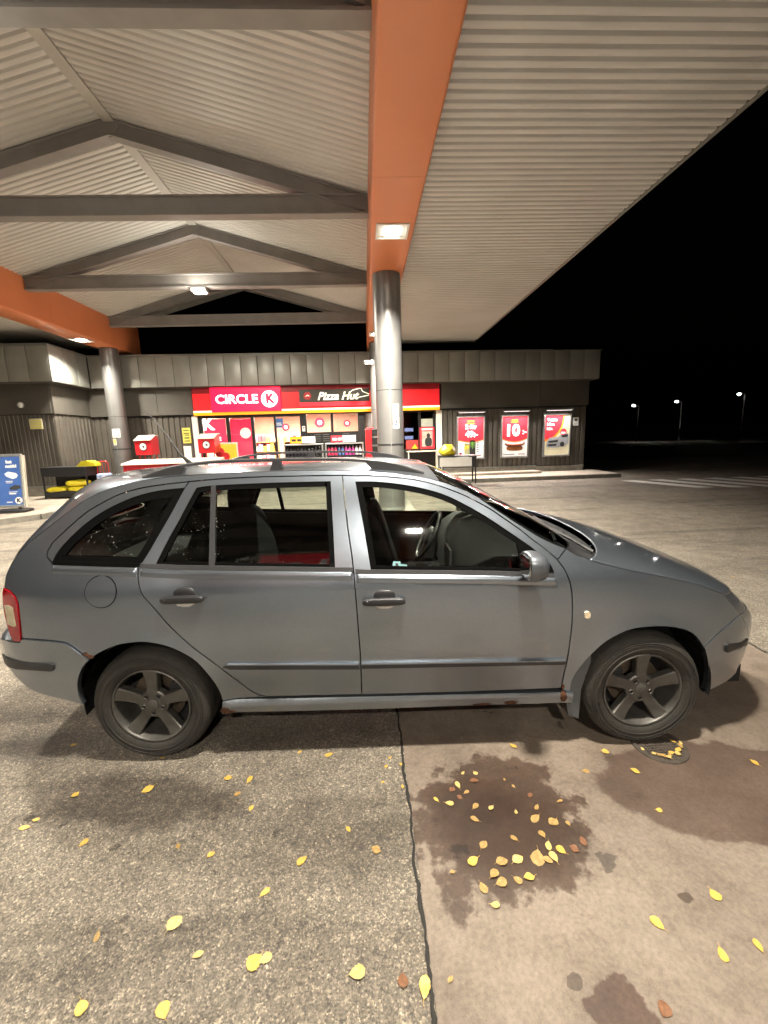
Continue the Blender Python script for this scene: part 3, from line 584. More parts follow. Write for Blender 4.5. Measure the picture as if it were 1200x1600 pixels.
# poster beside the hatch
t = sthing('window_poster', 2.27, .38, 1.48, 'red framed poster of a dark figure beside the right pilaster', 'poster')
mb = MB(); mb.bbox(-.26, .26, -.02, .02, -.38, .38, .006); obj('frame', mb, poster_red, t); mb = MB(); mb.box(-.19, .19, -.026, -.0205, -.30, .24); obj('sheet', mb, pm('poster_pale', (.6, .52, .45), (.45, .25, .22), scale=5), t)
mb = MB(); mb.sq((.04, -.03, .08), (.13, .02, .18), 1, 1, 12, 8); mb.sq((.04, -.03, -.14), (.26, .02, .32), .7, .8, 14, 8); obj('figure', mb, ink, t); mb = MB(); mb.box(-.2, .2, -.026, -.0205, .28, .35); obj('heading', mb, white_m, t)
t = sthing('hatch_display', 1.72, .37, 1.12, 'dark screens and small red display with yellow triangle in the service hatch', 'display')
mb = MB(); mb.bbox(-.22, .22, -.02, .02, -.02, .30, .006); obj('board', mb, pm('disp_red', (.35, .03, .03), emit=(.5, .04, .02), es=.3), t); mb = MB(); mb.prism([(-.02, .0), (.20, .0), (.10, .17)], 'y', -.03, -.021); obj('triangle', mb, orange_stripe, t)
for k in range(2): mb = MB(); mb.bbox(-.26, .05, .03, .05, .33+k*.28, .45+k*.28, .004); obj('screen', mb, pm('scr', (.05, .06, .12), emit=(.2, .25, .5), es=.35, scale=14), t)
mb = MB(); mb.bbox(1.5, 2.58, .05, .40, 1.0, 1.04, .008); sobj('hatch_counter', mb, beige_lid)
mb = MB(); mb.box(1.52, 1.56, .06, .1, .12, 1.0); mb.box(2.52, 2.56, .06, .1, .12, 1.0); sobj('counter_leg', mb, beige_lid)
# posters on the right wall
def poster(x, label):
    t = sthing('wall_poster', x, .33, 1.44, label, 'poster', 'framed posters on the right wall'); w_, h_ = .52, .77
    for a, c, z0, z1 in ((-w_, w_, h_-.055, h_), (-w_, w_, -h_, -h_+.055), (-w_, -w_+.055, -h_+.055, h_-.055), (w_-.055, w_, -h_+.055, h_-.055)):
        mb = MB(); mb.bbox(a, c, -.03, .06, z0, z1, .008); obj('frame_bar', mb, alu_m, t)
    mb = MB(); mb.box(-w_+.05, w_-.05, 0, .05, -h_+.05, h_-.05); obj('sheet', mb, poster_white, t)
    # lamp above
    l = sthing('poster_lamp', x, .20, 2.36, 'slim lamp strip above '+label.split(' with ')[0].replace('framed poster', 'the framed poster')+' on '+label.split(' with ')[1], 'lamp', 'lamp strips above the posters')
    mb = MB(); mb.bbox(-.50, .50, -.05, .05, -.03, .03, .008); obj('housing', mb, alu_m, l); mb = MB(); mb.box(-.46, .46, -.03, .03, -.036, -.031); obj('tube', mb, pm('strip_tube', (1, 1, 1), emit=(1, .93, .85), es=1.5), l)
    mb = MB(); mb.box(-.40, -.37, .05, .2, -.01, .01); mb.box(.37, .40, .05, .2, -.01, .01); obj('arm', mb, trim_m, l)
    o = lamp_light('light', (0, -.02, -.05), (.9, .05), 32*KW, 140, l, (1, .93, .86)); o.rotation_euler = (R(-25), 0, 0)
    return t
def curve_top(t, z_mid, z_edge, m, y, dz=0.0):
    # red upper field with a drooping lower edge
    pts = [(-.465, .715), (.465, .715)]+[(.465-.93*i/16, z_edge+(z_mid-z_edge)*(1-(2*i/16-1)**2)+dz) for i in range(17)]
    mb = MB(); mb.prism(pts[::-1], 'y', y-.002, y); return obj('colour_field', mb, m, t)
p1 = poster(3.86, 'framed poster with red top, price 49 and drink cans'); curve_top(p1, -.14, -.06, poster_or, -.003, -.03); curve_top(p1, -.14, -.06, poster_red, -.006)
pw_ = pm('poster_letter', (.85, .83, .82), emit=(1, .97, .95), es=.55)
text('lettering', '2 för', .20, pw_, p1, (0, -.013, .38), bold=.012); text('price', '49:-', .30, pw_, p1, (.03, -.013, .12), bold=.012)
mb = MB(); mb.box(-.15, .15, -.011, -.009, .50, .525); mb.box(-.12, .12, -.011, -.009, .56, .61); obj('small_print', mb, poster_or, p1)
mb = MB(); mb.bbox(-.24, -.06, -.016, -.004, -.60, -.20, .02); obj('pale_can', mb, pm('can_pale', (.35, .35, .3), (.5, .45, .1), scale=6), p1); mb = MB(); mb.prism([(-.24, -.45), (-.06, -.36), (-.06, -.24), (-.24, -.33)], 'y', -.018, -.0165); obj('yellow_band', mb, pm('can_yel', (.7, .6, .05)), p1)
mb = MB(); mb.bbox(-.045, .17, -.018, -.004, -.62, -.08, .025); obj('black_can', mb, ink, p1)
mb = MB(); [mb.prism([(x, -.15), (x+.025, -.15), (x+.018, -.40+abs(x-.055)*.8), (x+.006, -.40+abs(x-.055)*.8)], 'y', -.021, -.0185) for x in (-.005, .05, .105)]; obj('green_claw', mb, pm('claw', (.25, .55, .08), emit=(.2, .5, .05), es=.2), p1)
mb = MB(); mb.box(-.42, -.33, -.006, -.003, -.63, -.52); mb.box(.2, .4, -.006, -.003, -.66, -.63); obj('small_mark', mb, red_dk, p1); mb = MB(); [mb.box(.22, .30, -.006, -.003, -.2-.08*k, -.165-.08*k) for k in range(5)]; obj('caption', mb, trim_m, p1)
p2 = poster(5.5, 'framed poster with red top, price 10 and hot dog'); curve_top(p2, -.17, -.06, poster_or, -.003, -.03); curve_top(p2, -.17, -.06, poster_red, -.006)
text('price', '10', .56, pw_, p2, (-.10, -.013, .20), bold=.025); text('price_mark', ':-', .30, pw_, p2, (.36, -.013, .17), bold=.01); mb = MB(); mb.box(-.16, .13, -.011, -.009, .50, .53); mb.box(-.13, .1, -.011, -.009, .56, .61); obj('small_print', mb, poster_or, p2)
mb = MB(); mb.sq((0, -.012, -.42), (.62, .03, .20), .7, .6, 24, 10); obj('bun', mb, pm('bun', (.42, .16, .05), (.3, .1, .03), scale=6), p2, smooth=60); mb = MB(); mb.tube([(-.37, -.018, -.24), (-.3, -.02, -.29), (-.1, -.02, -.315), (.15, -.02, -.31), (.3, -.02, -.28), (.37, -.018, -.22)], [.03, .045, .05, .05, .045, .03], 8); obj('sausage', mb, pm('saus', (.22, .05, .02), rough=.35), p2, smooth=60)
mb = MB(); mb.box(-.42, .0, -.005, -.003, -.655, -.63); obj('caption', mb, trim_m, p2); mb = MB(); mb.box(.15, .4, -.005, -.003, -.655, -.63); obj('small_mark', mb, red_dk, p2)
p3 = poster(7.1, 'framed poster with red quarter disc and a silver car')
mb = MB(); mb.box(-.465, .465, -.004, -.001, -.715, .715); obj('pale_field', mb, pm('poster_cream', (.55, .48, .32), (.38, .32, .2), scale=1.6, emit=(.8, .7, .45), es=.22), p3)
def quarter(r_, m, y):
    pts = [(-.465, .715)]+[(-.465+r_*math.cos(a), .715-r_*1.25*math.sin(a)) for a in np.linspace(0, math.pi/2, 20)]
    mb = MB(); mb.prism(pts, 'y', y-.002, y); obj('colour_field', mb, m, p3)
quarter(.74, poster_or, -.005); quarter(.68, poster_red, -.008)
text('lettering', 'Tvätta', .15, pw_, p3, (-.40, -.014, .56), bold=.004, align='LEFT'); text('lettering', 'bilen', .15, pw_, p3, (-.40, -.014, .40), bold=.004, align='LEFT'); text('lettering', 'här.', .15, pw_, p3, (-.40, -.014, .24), bold=.004, align='LEFT')
mb = MB(); mb.lathe([(0, 0), (.12, 0), (.12, .003)], (.24, -.012, .12), 'y', 26); obj('price_disc', mb, poster_red, p3); mb = MB(); mb.box(.17, .31, -.015, -.0125, .06, .11); obj('price_print', mb, pw_, p3)
silv = pm('print_silver', (.42, .43, .46), (.3, .31, .34), scale=3); mb = MB(); mb.prism([(-.40, -.38), (-.36, -.18), (-.28, -.08), (.05, -.06), (.16, .04), (.44, .06), (.45, -.30), (.30, -.42), (-.10, -.46), (-.33, -.44)], 'y', -.012, -.006); obj('printed_car', mb, silv, p3)
mb = MB(); mb.prism([(-.33, -.20), (.05, -.16), (.03, -.25), (-.29, -.27)], 'y', -.0145, -.0125); mb.prism([(-.34, -.32), (.0, -.31), (-.02, -.38), (-.30, -.39)], 'y', -.0145, -.0125); mb.prism([(.15, -.02), (.30, .03), (.42, .03), (.40, -.06), (.22, -.08)], 'y', -.0145, -.0125); mb.lathe([(0, 0), (.09, 0)], (.21, -.0135, -.33), 'y', 18); obj('printed_detail', mb, ink, p3)
# small notices
def notice(name, x, z, w_, h_, m, label, y=.385):
    t = sthing(name, x, y, z, label, 'notice'); mb = MB(); mb.bbox(-w_/2, w_/2, -.008, .004, -h_/2, h_/2, .003); obj('sheet', mb, m, t); return t
t = notice('camera_notice', 7.83, 1.92, .22, .30, white_m, 'white camera surveillance notice right of the car poster'); mb = MB(); mb.box(-.06, .05, -.012, -.008, .03, .09); mb.box(-.01, .01, -.012, -.008, -.01, .03); mb.box(-.07, .07, -.012, -.008, -.1, -.085); obj('print', mb, ink, t)
t = notice('yellow_notice', -6.08, 1.81, .27, .52, yellow_sign, 'yellow notice with black print on corrugated wall left of the entrance')
mb = MB(); mb.box(-.09, .09, -.012, -.008, .16, .19); mb.box(-.09, .09, -.012, -.008, .06, .09); mb.box(-.06, .09, -.012, -.008, -.0, .03); mb.box(-.08, .08, -.012, -.008, -.1, -.06); mb.box(-.09, .09, -.012, -.008, -.2, -.17); obj('print', mb, ink, t)
t = notice('white_board', -6.1, 1.2, .25, .50, white_m, 'blank white board below the yellow notice on the corrugated wall')
t = notice('vent_grille', -9.62, 2.24, .36, .30, beige_lid, 'pale louvred grille high on the left block wall', -1.485)
for k in range(4): mb = MB(); mb.box(-.16, .16, -.018, -.008, -.13+k*.07, -.10+k*.07); obj('louvre', mb, yellow_sign, t)
# ================================================================ the estate car (local: x forward, y to its left, z up; origin under the rear axle)
CT = R(-2.05)
car = empty('estate_car', (-1.084, 2.768, 0), CT, 'grey five door estate car with roof rails parked side on, rust on its sills', 'car')
def paint_mat():
    m = bpy.data.materials.new('car_paint'); m.use_nodes = True; nt = m.node_tree; L = nt.links.new; b = nt.nodes['Principled BSDF']
    tc = N(nt, 'ShaderNodeTexCoord'); V = tc.outputs['Object']
    n1 = N(nt, 'ShaderNodeTexNoise'); n1.inputs['Scale'].default_value = 2.2; n1.inputs['Detail'].default_value = 5; L(V, n1.inputs['Vector'])
    n2 = N(nt, 'ShaderNodeTexNoise'); n2.inputs['Scale'].default_value = 700; n2.inputs['Detail'].default_value = 1; L(V, n2.inputs['Vector'])
    c = ramp(nt, [(0.3, (0.245, 0.28, 0.33)), (0.7, (0.285, 0.325, 0.38))]); L(n1.outputs['Fac'], c.inputs[0])
    fl = ramp(nt, [(0.35, (0.85, 0.85, 0.86)), (0.65, (1.15, 1.15, 1.14))]); L(n2.outputs['Fac'], fl.inputs[0])
    col = mixc(nt, 1.0, c.outputs[0], fl.outputs[0], 'MULTIPLY')
    sx = N(nt, 'ShaderNodeSeparateXYZ'); L(V, sx.inputs[0])
    n3 = N(nt, 'ShaderNodeTexNoise'); n3.inputs['Scale'].default_value = 3.5; n3.inputs['Detail'].default_value = 2; L(V, n3.inputs['Vector'])
    dirt = N(nt, 'ShaderNodeMapRange', interpolation_type='SMOOTHSTEP'); L(math_(nt, 'ADD', sx.outputs[2], math_(nt, 'MULTIPLY', n3.outputs['Fac'], 0.3)), dirt.inputs[0]); dirt.inputs[1].default_value = 1.0; dirt.inputs[2].default_value = 0.25
    d2 = math_(nt, 'MULTIPLY', dirt.outputs[0], 0.30)
    col = mixc(nt, d2, col, (0.15, 0.14, 0.12)); L(col, b.inputs['Base Color'])
    b.inputs['Metallic'].default_value = 0.86
    rr = N(nt, 'ShaderNodeMapRange'); rr.inputs[3].default_value = 0.29; rr.inputs[4].default_value = 0.5; L(d2, rr.inputs[0]); L(rr.outputs[0], b.inputs['Roughness'])
    b.inputs['Coat Weight'].default_value = 1.0
    cr_ = N(nt, 'ShaderNodeMapRange'); cr_.inputs[3].default_value = 0.03; cr_.inputs[4].default_value = 0.12; L(n1.outputs['Fac'], cr_.inputs[0]); L(cr_.outputs[0], b.inputs['Coat Roughness'])
    MATS['car_paint'] = m; return m
paint = paint_mat()
trim_in = pm('interior_trim', (0.013, 0.013, 0.014), (0.009, 0.009, 0.010), spec=0.25, rough=0.75, scale=12)
fabric = pm('seat_fabric', (0.006, 0.006, 0.007), (0.004, 0.004, 0.005), rough=0.95, spec=0.1, scale=60, bump=0.3)
headliner = pm('headliner', (0.11, 0.105, 0.09), rough=0.9)
pillar_in = pm('pillar_trim', (0.15, 0.145, 0.11), rough=0.7)
rubber = pm('tyre_rubber', (0.020, 0.018, 0.016), (0.030, 0.026, 0.021), rough=0.8, scale=14, bump=0.35, bscale=60)
rim_m = pm('wheel_alloy', (0.15, 0.144, 0.135), (0.095, 0.089, 0.081), rough=0.5, metal=0.7, scale=12, rvar=0.08)
disc_m = pm('brake_disc', (0.12, 0.09, 0.065), (0.07, 0.05, 0.035), rough=0.6, metal=0.5, scale=18)
seal_m = pm('rubber_seal', (0.005, 0.005, 0.005), rough=0.8, spec=0.02)
strip_m = pm('grey_moulding', (0.045, 0.045, 0.048), (0.035, 0.035, 0.038), rough=0.5, spec=0.3)
handle_m = pm('handle_black', (0.026, 0.026, 0.029), rough=0.42)
cup_m = pm('handle_cup', (0.70, 0.72, 0.76), rough=0.25, metal=0.6)
rust_m = pm('rust', (0.10, 0.035, 0.012), (0.035, 0.014, 0.007), rough=0.9, scale=40, bump=0.8, bscale=120)
tail_red = pm('tail_red', (0.33, 0.006, 0.012), (0.24, 0.004, 0.01), rough=0.12, scale=30, coat=0.8)
tail_clear = pm('tail_clear', (0.50, 0.43, 0.30), (0.42, 0.35, 0.22), rough=0.15, scale=40, coat=0.8)
glass_car = glass_mat('car_glass', (0.78, 0.83, 0.78)); glass_dark = glass_mat('car_glass_tinted', (0.70, 0.75, 0.70))
WZ = np.array([[.0, .66], [.10, .70], [.18, .735], [.22, .765], [.30, .785], [.45, .808], [.60, .820], [.72, .823], [.82, .818], [.90, .806], [.95, .793], [1.05, .757], [1.15, .718], [1.25, .675], [1.33, .636], [1.40, .595], [1.45, .56], [1.6, .45]])
_zs = np.linspace(0, 1.6, 641); _w = np.interp(_zs, WZ[:, 0], WZ[:, 1]); _k = np.exp(-(np.arange(-16, 17)/8.0)**2/2); _k /= _k.sum()
_ws = np.convolve(np.pad(_w, 16, mode='edge'), _k, 'valid')
def Wf(x, z):
    w = np.interp(z, _zs, _ws)
    f = max(0.0, x-1.9)/1.35; w -= 0.055*f**2+0.30*min(f, 1.1)**7
    r = max(0.0, -x+0.1); w -= 0.045*r**2+0.28*min(r, 1.1)**8
    for cx in (0.0, 2.462):   # arch flares
        d = math.hypot(x-cx, z-0.30)
        if z > 0.2: w += 0.011*math.exp(-((d-0.345)/0.045)**2)
    # door pressing and shoulder line
    w += 0.004*math.exp(-((z-0.895)/0.03)**2)
    w -= 0.006*math.exp(-((z-0.40)/0.07)**2)*(1 if -0.3 < x < 2.3 else 0)
    return float(w)
def cr_spline(P, step=0.025):
    P = [np.array(p, float) for p in P]; out = []
    for i in range(len(P)-1):
        p0 = P[max(i-1, 0)]; p1 = P[i]; p2 = P[i+1]; p3 = P[min(i+2, len(P)-1)]; n = max(1, int(np.linalg.norm(p2-p1)/step))
        for k in range(n):
            t = k/n; out.append(0.5*((2*p1)+(-p0+p2)*t+(2*p0-5*p1+4*p2-p3)*t*t+(-p0+3*p1-3*p2+p3)*t**3))
    out.append(P[-1]); return [tuple(map(float, p)) for p in out]
def area2(p): return sum(p[i][0]*p[(i+1) % len(p)][1]-p[(i+1) % len(p)][0]*p[i][1] for i in range(len(p)))
def clean(p, eps=0.004):
    o = []
    for q in p:
        if not o or math.dist(q, o[-1]) > eps: o.append(q)
    while math.dist(o[0], o[-1]) < eps: o.pop()
    return o
def offset_poly(p, d):
    # positive d = shrink
    p = clean(p)
    if area2(p) < 0: p = p[::-1]
    n = len(p); o = []
    for i in range(n):
        a = np.array(p[i-1]); b_ = np.array(p[i]); c = np.array(p[(i+1) % n]); u = b_-a; v = c-b_; u /= np.linalg.norm(u); v /= np.linalg.norm(v)
        n1 = np.array([-u[1], u[0]]); n2 = np.array([-v[1], v[0]]); m_ = n1+n2; l = m_@m_
        m_ = n1 if l < 0.2 else m_*(2/l)
        o.append(tuple(b_+m_*d))
    return o
def inside(pt, poly):
    x, y = pt; r = False; n = len(poly)
    for i in range(n):
        x1, y1 = poly[i]; x2, y2 = poly[(i+1) % n]
        if (y1 > y) != (y2 > y) and x < (x2-x1)*(y-y1)/(y2-y1)+x1: r = not r
    return r
def segd(pt, poly):
    P = np.array(poly); Q = np.roll(P, -1, axis=0); d = Q-P; t = np.clip(((np.array(pt)-P)*d).sum(1)/np.maximum((d*d).sum(1), 1e-12), 0, 1)
    return np.sqrt((((P+d*t[:, None])-np.array(pt))**2).sum(1)).min()
def panel_mesh(outer, holes=(), off=0.0, thick=0.03, grid=0.045, side=-1, wf=None):
    """curved body panel: 2D outline in (x,z) triangulated and laid on the body surface, with thickness and dark inner face"""
    wf = wf or Wf
    outer = clean(outer); holes = [clean(h) for h in holes]; loops = [outer]+holes; vs = []; ed = []
    for lp in loops:
        b0 = len(vs); vs += lp; ed += [(b0+i, b0+(i+1) % len(lp)) for i in range(len(lp))]
    nb = len(vs); xs = [p[0] for p in outer]; zs = [p[1] for p in outer]
    x = min(xs)+grid/2; r_ = 0
    while x < max(xs):
        z = min(zs)+grid/2*(1+(r_ % 2))
        while z < max(zs):
            if inside((x, z), outer) and not any(inside((x, z), h) for h in holes) and min(segd((x, z), lp) for lp in loops) > grid*.4: vs.append((x, z))
            z += grid
        x += grid*.9; r_ += 1
    V, E_, F, *_ = delaunay_2d_cdt([Vector(p) for p in vs], ed, [], 0, 1e-6)
    V = [(v.x, v.y) for v in V]; F = [f for f in F if inside((sum(V[i][0] for i in f)/3, sum(V[i][1] for i in f)/3), outer) and not any(inside((sum(V[i][0] for i in f)/3, sum(V[i][1] for i in f)/3), h) for h in holes)]
    mb = MB(); n = len(V)
    front = [(p[0], side*(wf(*p)+off), p[1]) for p in V]; back = [(p[0], side*(wf(*p)+off-thick), p[1]) for p in V]
    mb.add(front, F, 0)
    if thick > 0:
        mb.add(back, [f[::-1] for f in F], 1)
        cnt = {}
        for f in F:
            for a, c in zip(f, f[1:]+f[:1]): cnt[(a, c)] = 1
        rim = [(a, c) for (a, c) in cnt if (c, a) not in cnt]
        b0 = len(mb.v)-2*n
        for a, c in rim: mb.f.append((b0+c, b0+a, b0+n+a, b0+n+c)); mb.m.append(0)
    return mb
def panel(name, outer, holes=(), off=0.0, thick=0.03, mats=None, gap=0.0029, both=True, parent=None, grid=0.045, label=None, smooth=38, wf=None):
    o2 = offset_poly(outer, gap) if gap else outer; objs = []
    for sd in ((-1, 1) if both else (-1,)):
        o = obj(name, panel_mesh(o2, holes, off, thick, grid, sd, wf), mats or [paint, trim_in], parent if (parent and sd < 0) else car, smooth=smooth)
        if label and sd < 0: o['label'] = label
        objs.append(o)
    return objs
# ---- outlines (x, z) in metres
gut_f = cr_spline([(0.988,1.405),(1.133,1.398),(1.260,1.386),(1.355,1.372),(1.449,1.348),(1.529,1.319),(1.602,1.287),(1.698,1.234),(1.767,1.186),(1.847,1.127),(1.899,1.083),(1.961,1.034),(2.010,0.988)])
gut_r = cr_spline([(0.223,1.397),(0.395,1.406),(0.619,1.409),(0.988,1.405)])
gut_q = cr_spline([(-0.437,1.068),(-0.435,1.097),(-0.416,1.132),(-0.377,1.169),(-0.326,1.217),(-0.264,1.269),(-0.206,1.303),(-0.136,1.339),(-0.076,1.359),(0.004,1.376),(0.110,1.388),(0.223,1.397)])
bgap = cr_spline([(0.988,1.405),(1.012,1.175),(1.039,.956),(1.053,.632),(1.055,.501),(1.052,.321)])
dfront = cr_spline([(2.010,.988),(2.037,.948),(2.056,.899),(2.069,.843),(2.073,.771),(2.075,.667),(2.071,.596),(2.067,.493),(2.061,.416),(2.053,.320)])
rdoor = cr_spline([(0.018,1.016),(.015,.983),(.024,.931),(.046,.881),(.094,.82),(.161,.728),(.25,.626),(.341,.536),(.433,.437),(.468,.397),(.502,.362),(.54,.337),(.587,.325)])
rd_up = cr_spline([(0.018,1.016),(.053,1.070),(.096,1.149),(.154,1.258),(.203,1.366),(.223,1.397)])
glass_f = cr_spline([(1.052,1.374),(1.164,1.370),(1.291,1.353),(1.416,1.325),(1.508,1.293),(1.599,1.246),(1.683,1.196),(1.763,1.141),(1.821,1.100)])
open_f = glass_f+cr_spline([(1.821,1.100),(1.885,1.054),(1.926,1.019),(1.967,.981),(1.988,.935),(1.980,.917)])+cr_spline([(1.980,.917),(1.846,.922),(1.697,.933),(1.395,.946),(1.122,.957)])+cr_spline([(1.122,.957),(1.090,1.161),(1.052,1.374)])
open_r = cr_spline([(.262,1.367),(.358,1.376),(.651,1.380),(.930,1.379)])+cr_spline([(.930,1.379),(.942,1.182),(.951,.970)])+cr_spline([(.951,.970),(.636,.984),(.21,1.002),(.090,1.010)])+cr_spline([(.090,1.010),(.147,1.130),(.194,1.221),(.246,1.332),(.262,1.367)])
glq_up = cr_spline([(-.405,1.042),(-.392,1.074),(-.357,1.122),(-.301,1.179),(-.233,1.236),(-.175,1.272),(-.105,1.306),(-.021,1.336),(.083,1.357),(.203,1.366)])
E_rear = cr_spline([(-.660,.924),(-.658,.97),(-.64,1.02),(-.60,1.075),(-.55,1.125),(-.48,1.18),(-.40,1.24),(-.31,1.31),(-.22,1.358),(-.12,1.39),(0,1.412),(.2,1.428),(.6,1.436),(1.0,1.430),(1.2,1.415),(1.35,1.393),(1.47,1.365),(1.55,1.335),(1.635,1.296),(1.742,1.222),(1.849,1.149),(1.955,1.082),(2.057,1.037)])
arch_r = cr_spline([(-.244,.576),(-.198,.606),(-.106,.645),(.0,.660),(.075,.652),(.148,.629),(.219,.587),(.265,.545),(.308,.478),(.335,.415),(.352,.357),(.357,.318)])
arch_rb = cr_spline([(-.244,.576),(-.285,.535),(-.307,.496),(-.328,.443),(-.337,.379),(-.327,.322)])
bump_top = cr_spline([(-.579,.679),(-.508,.678),(-.418,.671),(-.350,.660),(-.314,.634),(-.280,.600),(-.244,.576)])
tail_in = cr_spline([(-.587,.663),(-.576,.731),(-.573,.802),(-.574,.858),(-.585,.890),(-.618,.913),(-.660,.924)])
arch_f1 = cr_spline([(2.750,.517),(2.701,.579),(2.641,.620),(2.559,.644),(2.473,.652),(2.372,.645),(2.307,.622),(2.243,.584),(2.190,.530),(2.152,.480),(2.117,.413),(2.099,.353),(2.098,.305)])
hood_l = cr_spline([(2.057,1.037),(2.14,.99),(2.324,.936),(2.462,.905),(2.644,.859),(2.755,.819),(2.84,.782)])
# ---- body panels
fd = panel('front_door', gut_f+dfront+[(1.5,.317)]+bgap[::-1], [open_f])
rd = panel('rear_door', gut_r+bgap+cr_spline([(1.052,.321),(.747,.325),(.587,.325)])+rdoor[::-1]+rd_up, [open_r])
body = panel('body_side', E_rear+[(2.010,.988)]+gut_f[::-1]+gut_r[::-1]+gut_q[::-1]+[(-.41,1.037),(-.2,1.027)]+rdoor+[(.45,.322)]+arch_r[::-1]+bump_top[::-1]+tail_in)
panel('quarter_trim', gut_q+[(.203,1.366)]+glq_up[::-1], off=-.001)
fen = panel('front_wing', hood_l+cr_spline([(2.84,.782),(2.90,.72),(2.96,.66)])+cr_spline([(2.96,.66),(2.86,.605),(2.750,.517)])+arch_f1+[(2.058,.305)]+dfront[::-1])
fbump = panel('front_bumper_side', cr_spline([(2.96,.66),(3.03,.59),(3.08,.51),(3.095,.44),(3.085,.38),(3.06,.33),(3.06,.28)])+cr_spline([(3.06,.28),(2.95,.255),(2.818,.230)])+cr_spline([(2.818,.230),(2.808,.349),(2.780,.446),(2.750,.517)])+cr_spline([(2.750,.517),(2.86,.605),(2.96,.66)]), off=.004)
rbump = panel('rear_bumper_side', bump_top+arch_rb+cr_spline([(-.327,.322),(-.408,.340),(-.501,.363),(-.593,.391),(-.65,.43),(-.72,.49),(-.775,.55),(-.79,.59),(-.775,.63),(-.70,.662),(-.629,.658),(-.587,.663)]), off=.010)
sill_wf = lambda x, z: Wf(x, .315)+.014*max(0., min(1., (.322-z)/.030))-.35*max(0., .292-z)*.6
sill = panel('sill', cr_spline([(.359,.318),(.45,.321),(.587,.319),(1.05,.315),(1.507,.311),(2.05,.306),(2.105,.296)])+cr_spline([(2.105,.296),(2.107,.247),(1.6,.245),(.97,.243),(.351,.251)]), off=.004, gap=.0015, grid=.018, wf=sill_wf)
# ---- glass, seals
def seal(name, loop, w_=.016, off=-.004, parent=None):
    big = offset_poly(loop, -.004); sm = offset_poly(loop, w_); panel(name, big, [sm], off=off, thick=.02, mats=[seal_m, seal_m], gap=0, parent=parent)
seal('window_seal', open_f, .028, parent=fd[0]); seal('window_seal', open_r, .026, parent=rd[0])
qloop = glq_up+rd_up[::-1][1:]+[(0.0,1.016),(-.2,1.027),(-.38,1.036)]
seal('window_seal', qloop, .036, off=-.006, parent=body[0])
panel('window_glass', open_f, off=-.011, thick=0, mats=[glass_car], gap=.004, parent=fd[0], label='front door window with a small blue sticker'); panel('window_glass', open_r, off=-.011, thick=0, mats=[glass_dark], gap=.004, parent=rd[0]); panel('window_glass', qloop, off=-.012, thick=0, mats=[glass_dark], gap=.004, parent=body[0])
panel('mirror_triangle', [(1.818,1.098)]+cr_spline([(1.821,1.100),(1.885,1.054),(1.926,1.019),(1.967,.981),(1.988,.935),(1.980,.917)])+[(1.845,.921)], off=.001, thick=.02, mats=[seal_m, seal_m], gap=0)
panel('window_divider', [(.334,1.376),(.358,1.376),(.378,.995),(.350,.996)], off=.001, thick=.02, mats=[strip_m, seal_m], gap=0)
def belt(x0, x1, f, h=.014):
    top = [(x, f(x)+h) for x in np.linspace(x0, x1, 24)]; bot = [(x, f(x)-.004) for x in np.linspace(x0, x1, 24)]
    return top+bot[::-1]
bf = lambda x: np.interp(x, [-.41, .018, .21, .636, 1.036, 1.05, 1.697, 1.846, 1.99], [1.037, 1.016, 1.002, .984, .968, .959, .934, .924, .916])
panel('belt_strip', belt(.024, 1.036, bf), off=.004, thick=.02, mats=[strip_m, seal_m], gap=0); panel('belt_strip', belt(1.046, 1.985, bf), off=.004, thick=.02, mats=[strip_m, seal_m], gap=0); panel('belt_strip', belt(-.40, .012, bf), off=.003, thick=.02, mats=[seal_m, seal_m], gap=0)
# ---- bright shoulder edge just below the window strips
def shoulder(x0, x1, par):
    xs = np.linspace(x0, x1, 40); poly = [(float(x), float(bf(x))-.003) for x in xs]+[(float(x), float(bf(x))-.045) for x in xs[::-1]]
    def wfx(x, z):
        d = float(bf(x))-.003-z; return Wf(x, z)+np.interp(d, [0, .012, .022, .042], [.0, .0075, .0075, .0004])
    panel('shoulder_edge', poly, off=.0006, thick=.004, gap=0, grid=.010, parent=par, wf=wfx, smooth=60)
shoulder(.028, 1.034, rd[0]); shoulder(1.050, 2.0, fd[0]); shoulder(-.40, .008, body[0])
# ---- mouldings
def mould(name, pts, off=.012, m=strip_m, parent=None):
    panel(name, pts, off=off, thick=.016, mats=[m, m], gap=0, parent=parent, grid=.02)
mould('rub_strip', [(.385,.513),(.41,.525),(1.045,.502),(1.049,.477),(.42,.499)], parent=rd[0]); mould('rub_strip', [(1.060,.503),(2.055,.486),(2.060,.476),(2.05,.466),(1.060,.480)], parent=fd[0])
mould('rub_strip_edge', [(.41,.529),(1.045,.507),(1.045,.501),(.41,.524)], off=.0135, m=paint, parent=rd[0]); mould('rub_strip_edge', [(1.060,.508),(2.053,.491),(2.053,.485),(1.060,.502)], off=.0135, m=paint, parent=fd[0])
mould('bumper_strip', [(-.775,.557),(-.70,.560),(-.65,.561),(-.44,.557),(-.428,.548),(-.436,.519),(-.452,.515),(-.65,.512),(-.72,.508),(-.765,.51)], off=.018, parent=rbump[0])
mould('bumper_strip', [(2.892,.504),(2.90,.511),(3.085,.487),(3.09,.447),(2.905,.465),(2.895,.47)], off=.013, m=black_m, parent=fbump[0])
# ---- fuel flap: thin dark ring and flap
th = np.linspace(0, 2*math.pi, 41)[:-1]; circ = lambda r_: [(-.158+r_*math.cos(a), .907+r_*.98*math.sin(a)) for a in th]
panel('fuel_flap', circ(.0735), off=.0035, thick=.004, both=False, gap=0, grid=.03, parent=body[0])
panel('flap_joint', circ(.0775), [circ(.0725)], off=.0012, thick=.003, mats=[seal_m, seal_m], both=False, gap=0, grid=.03, parent=body[0])
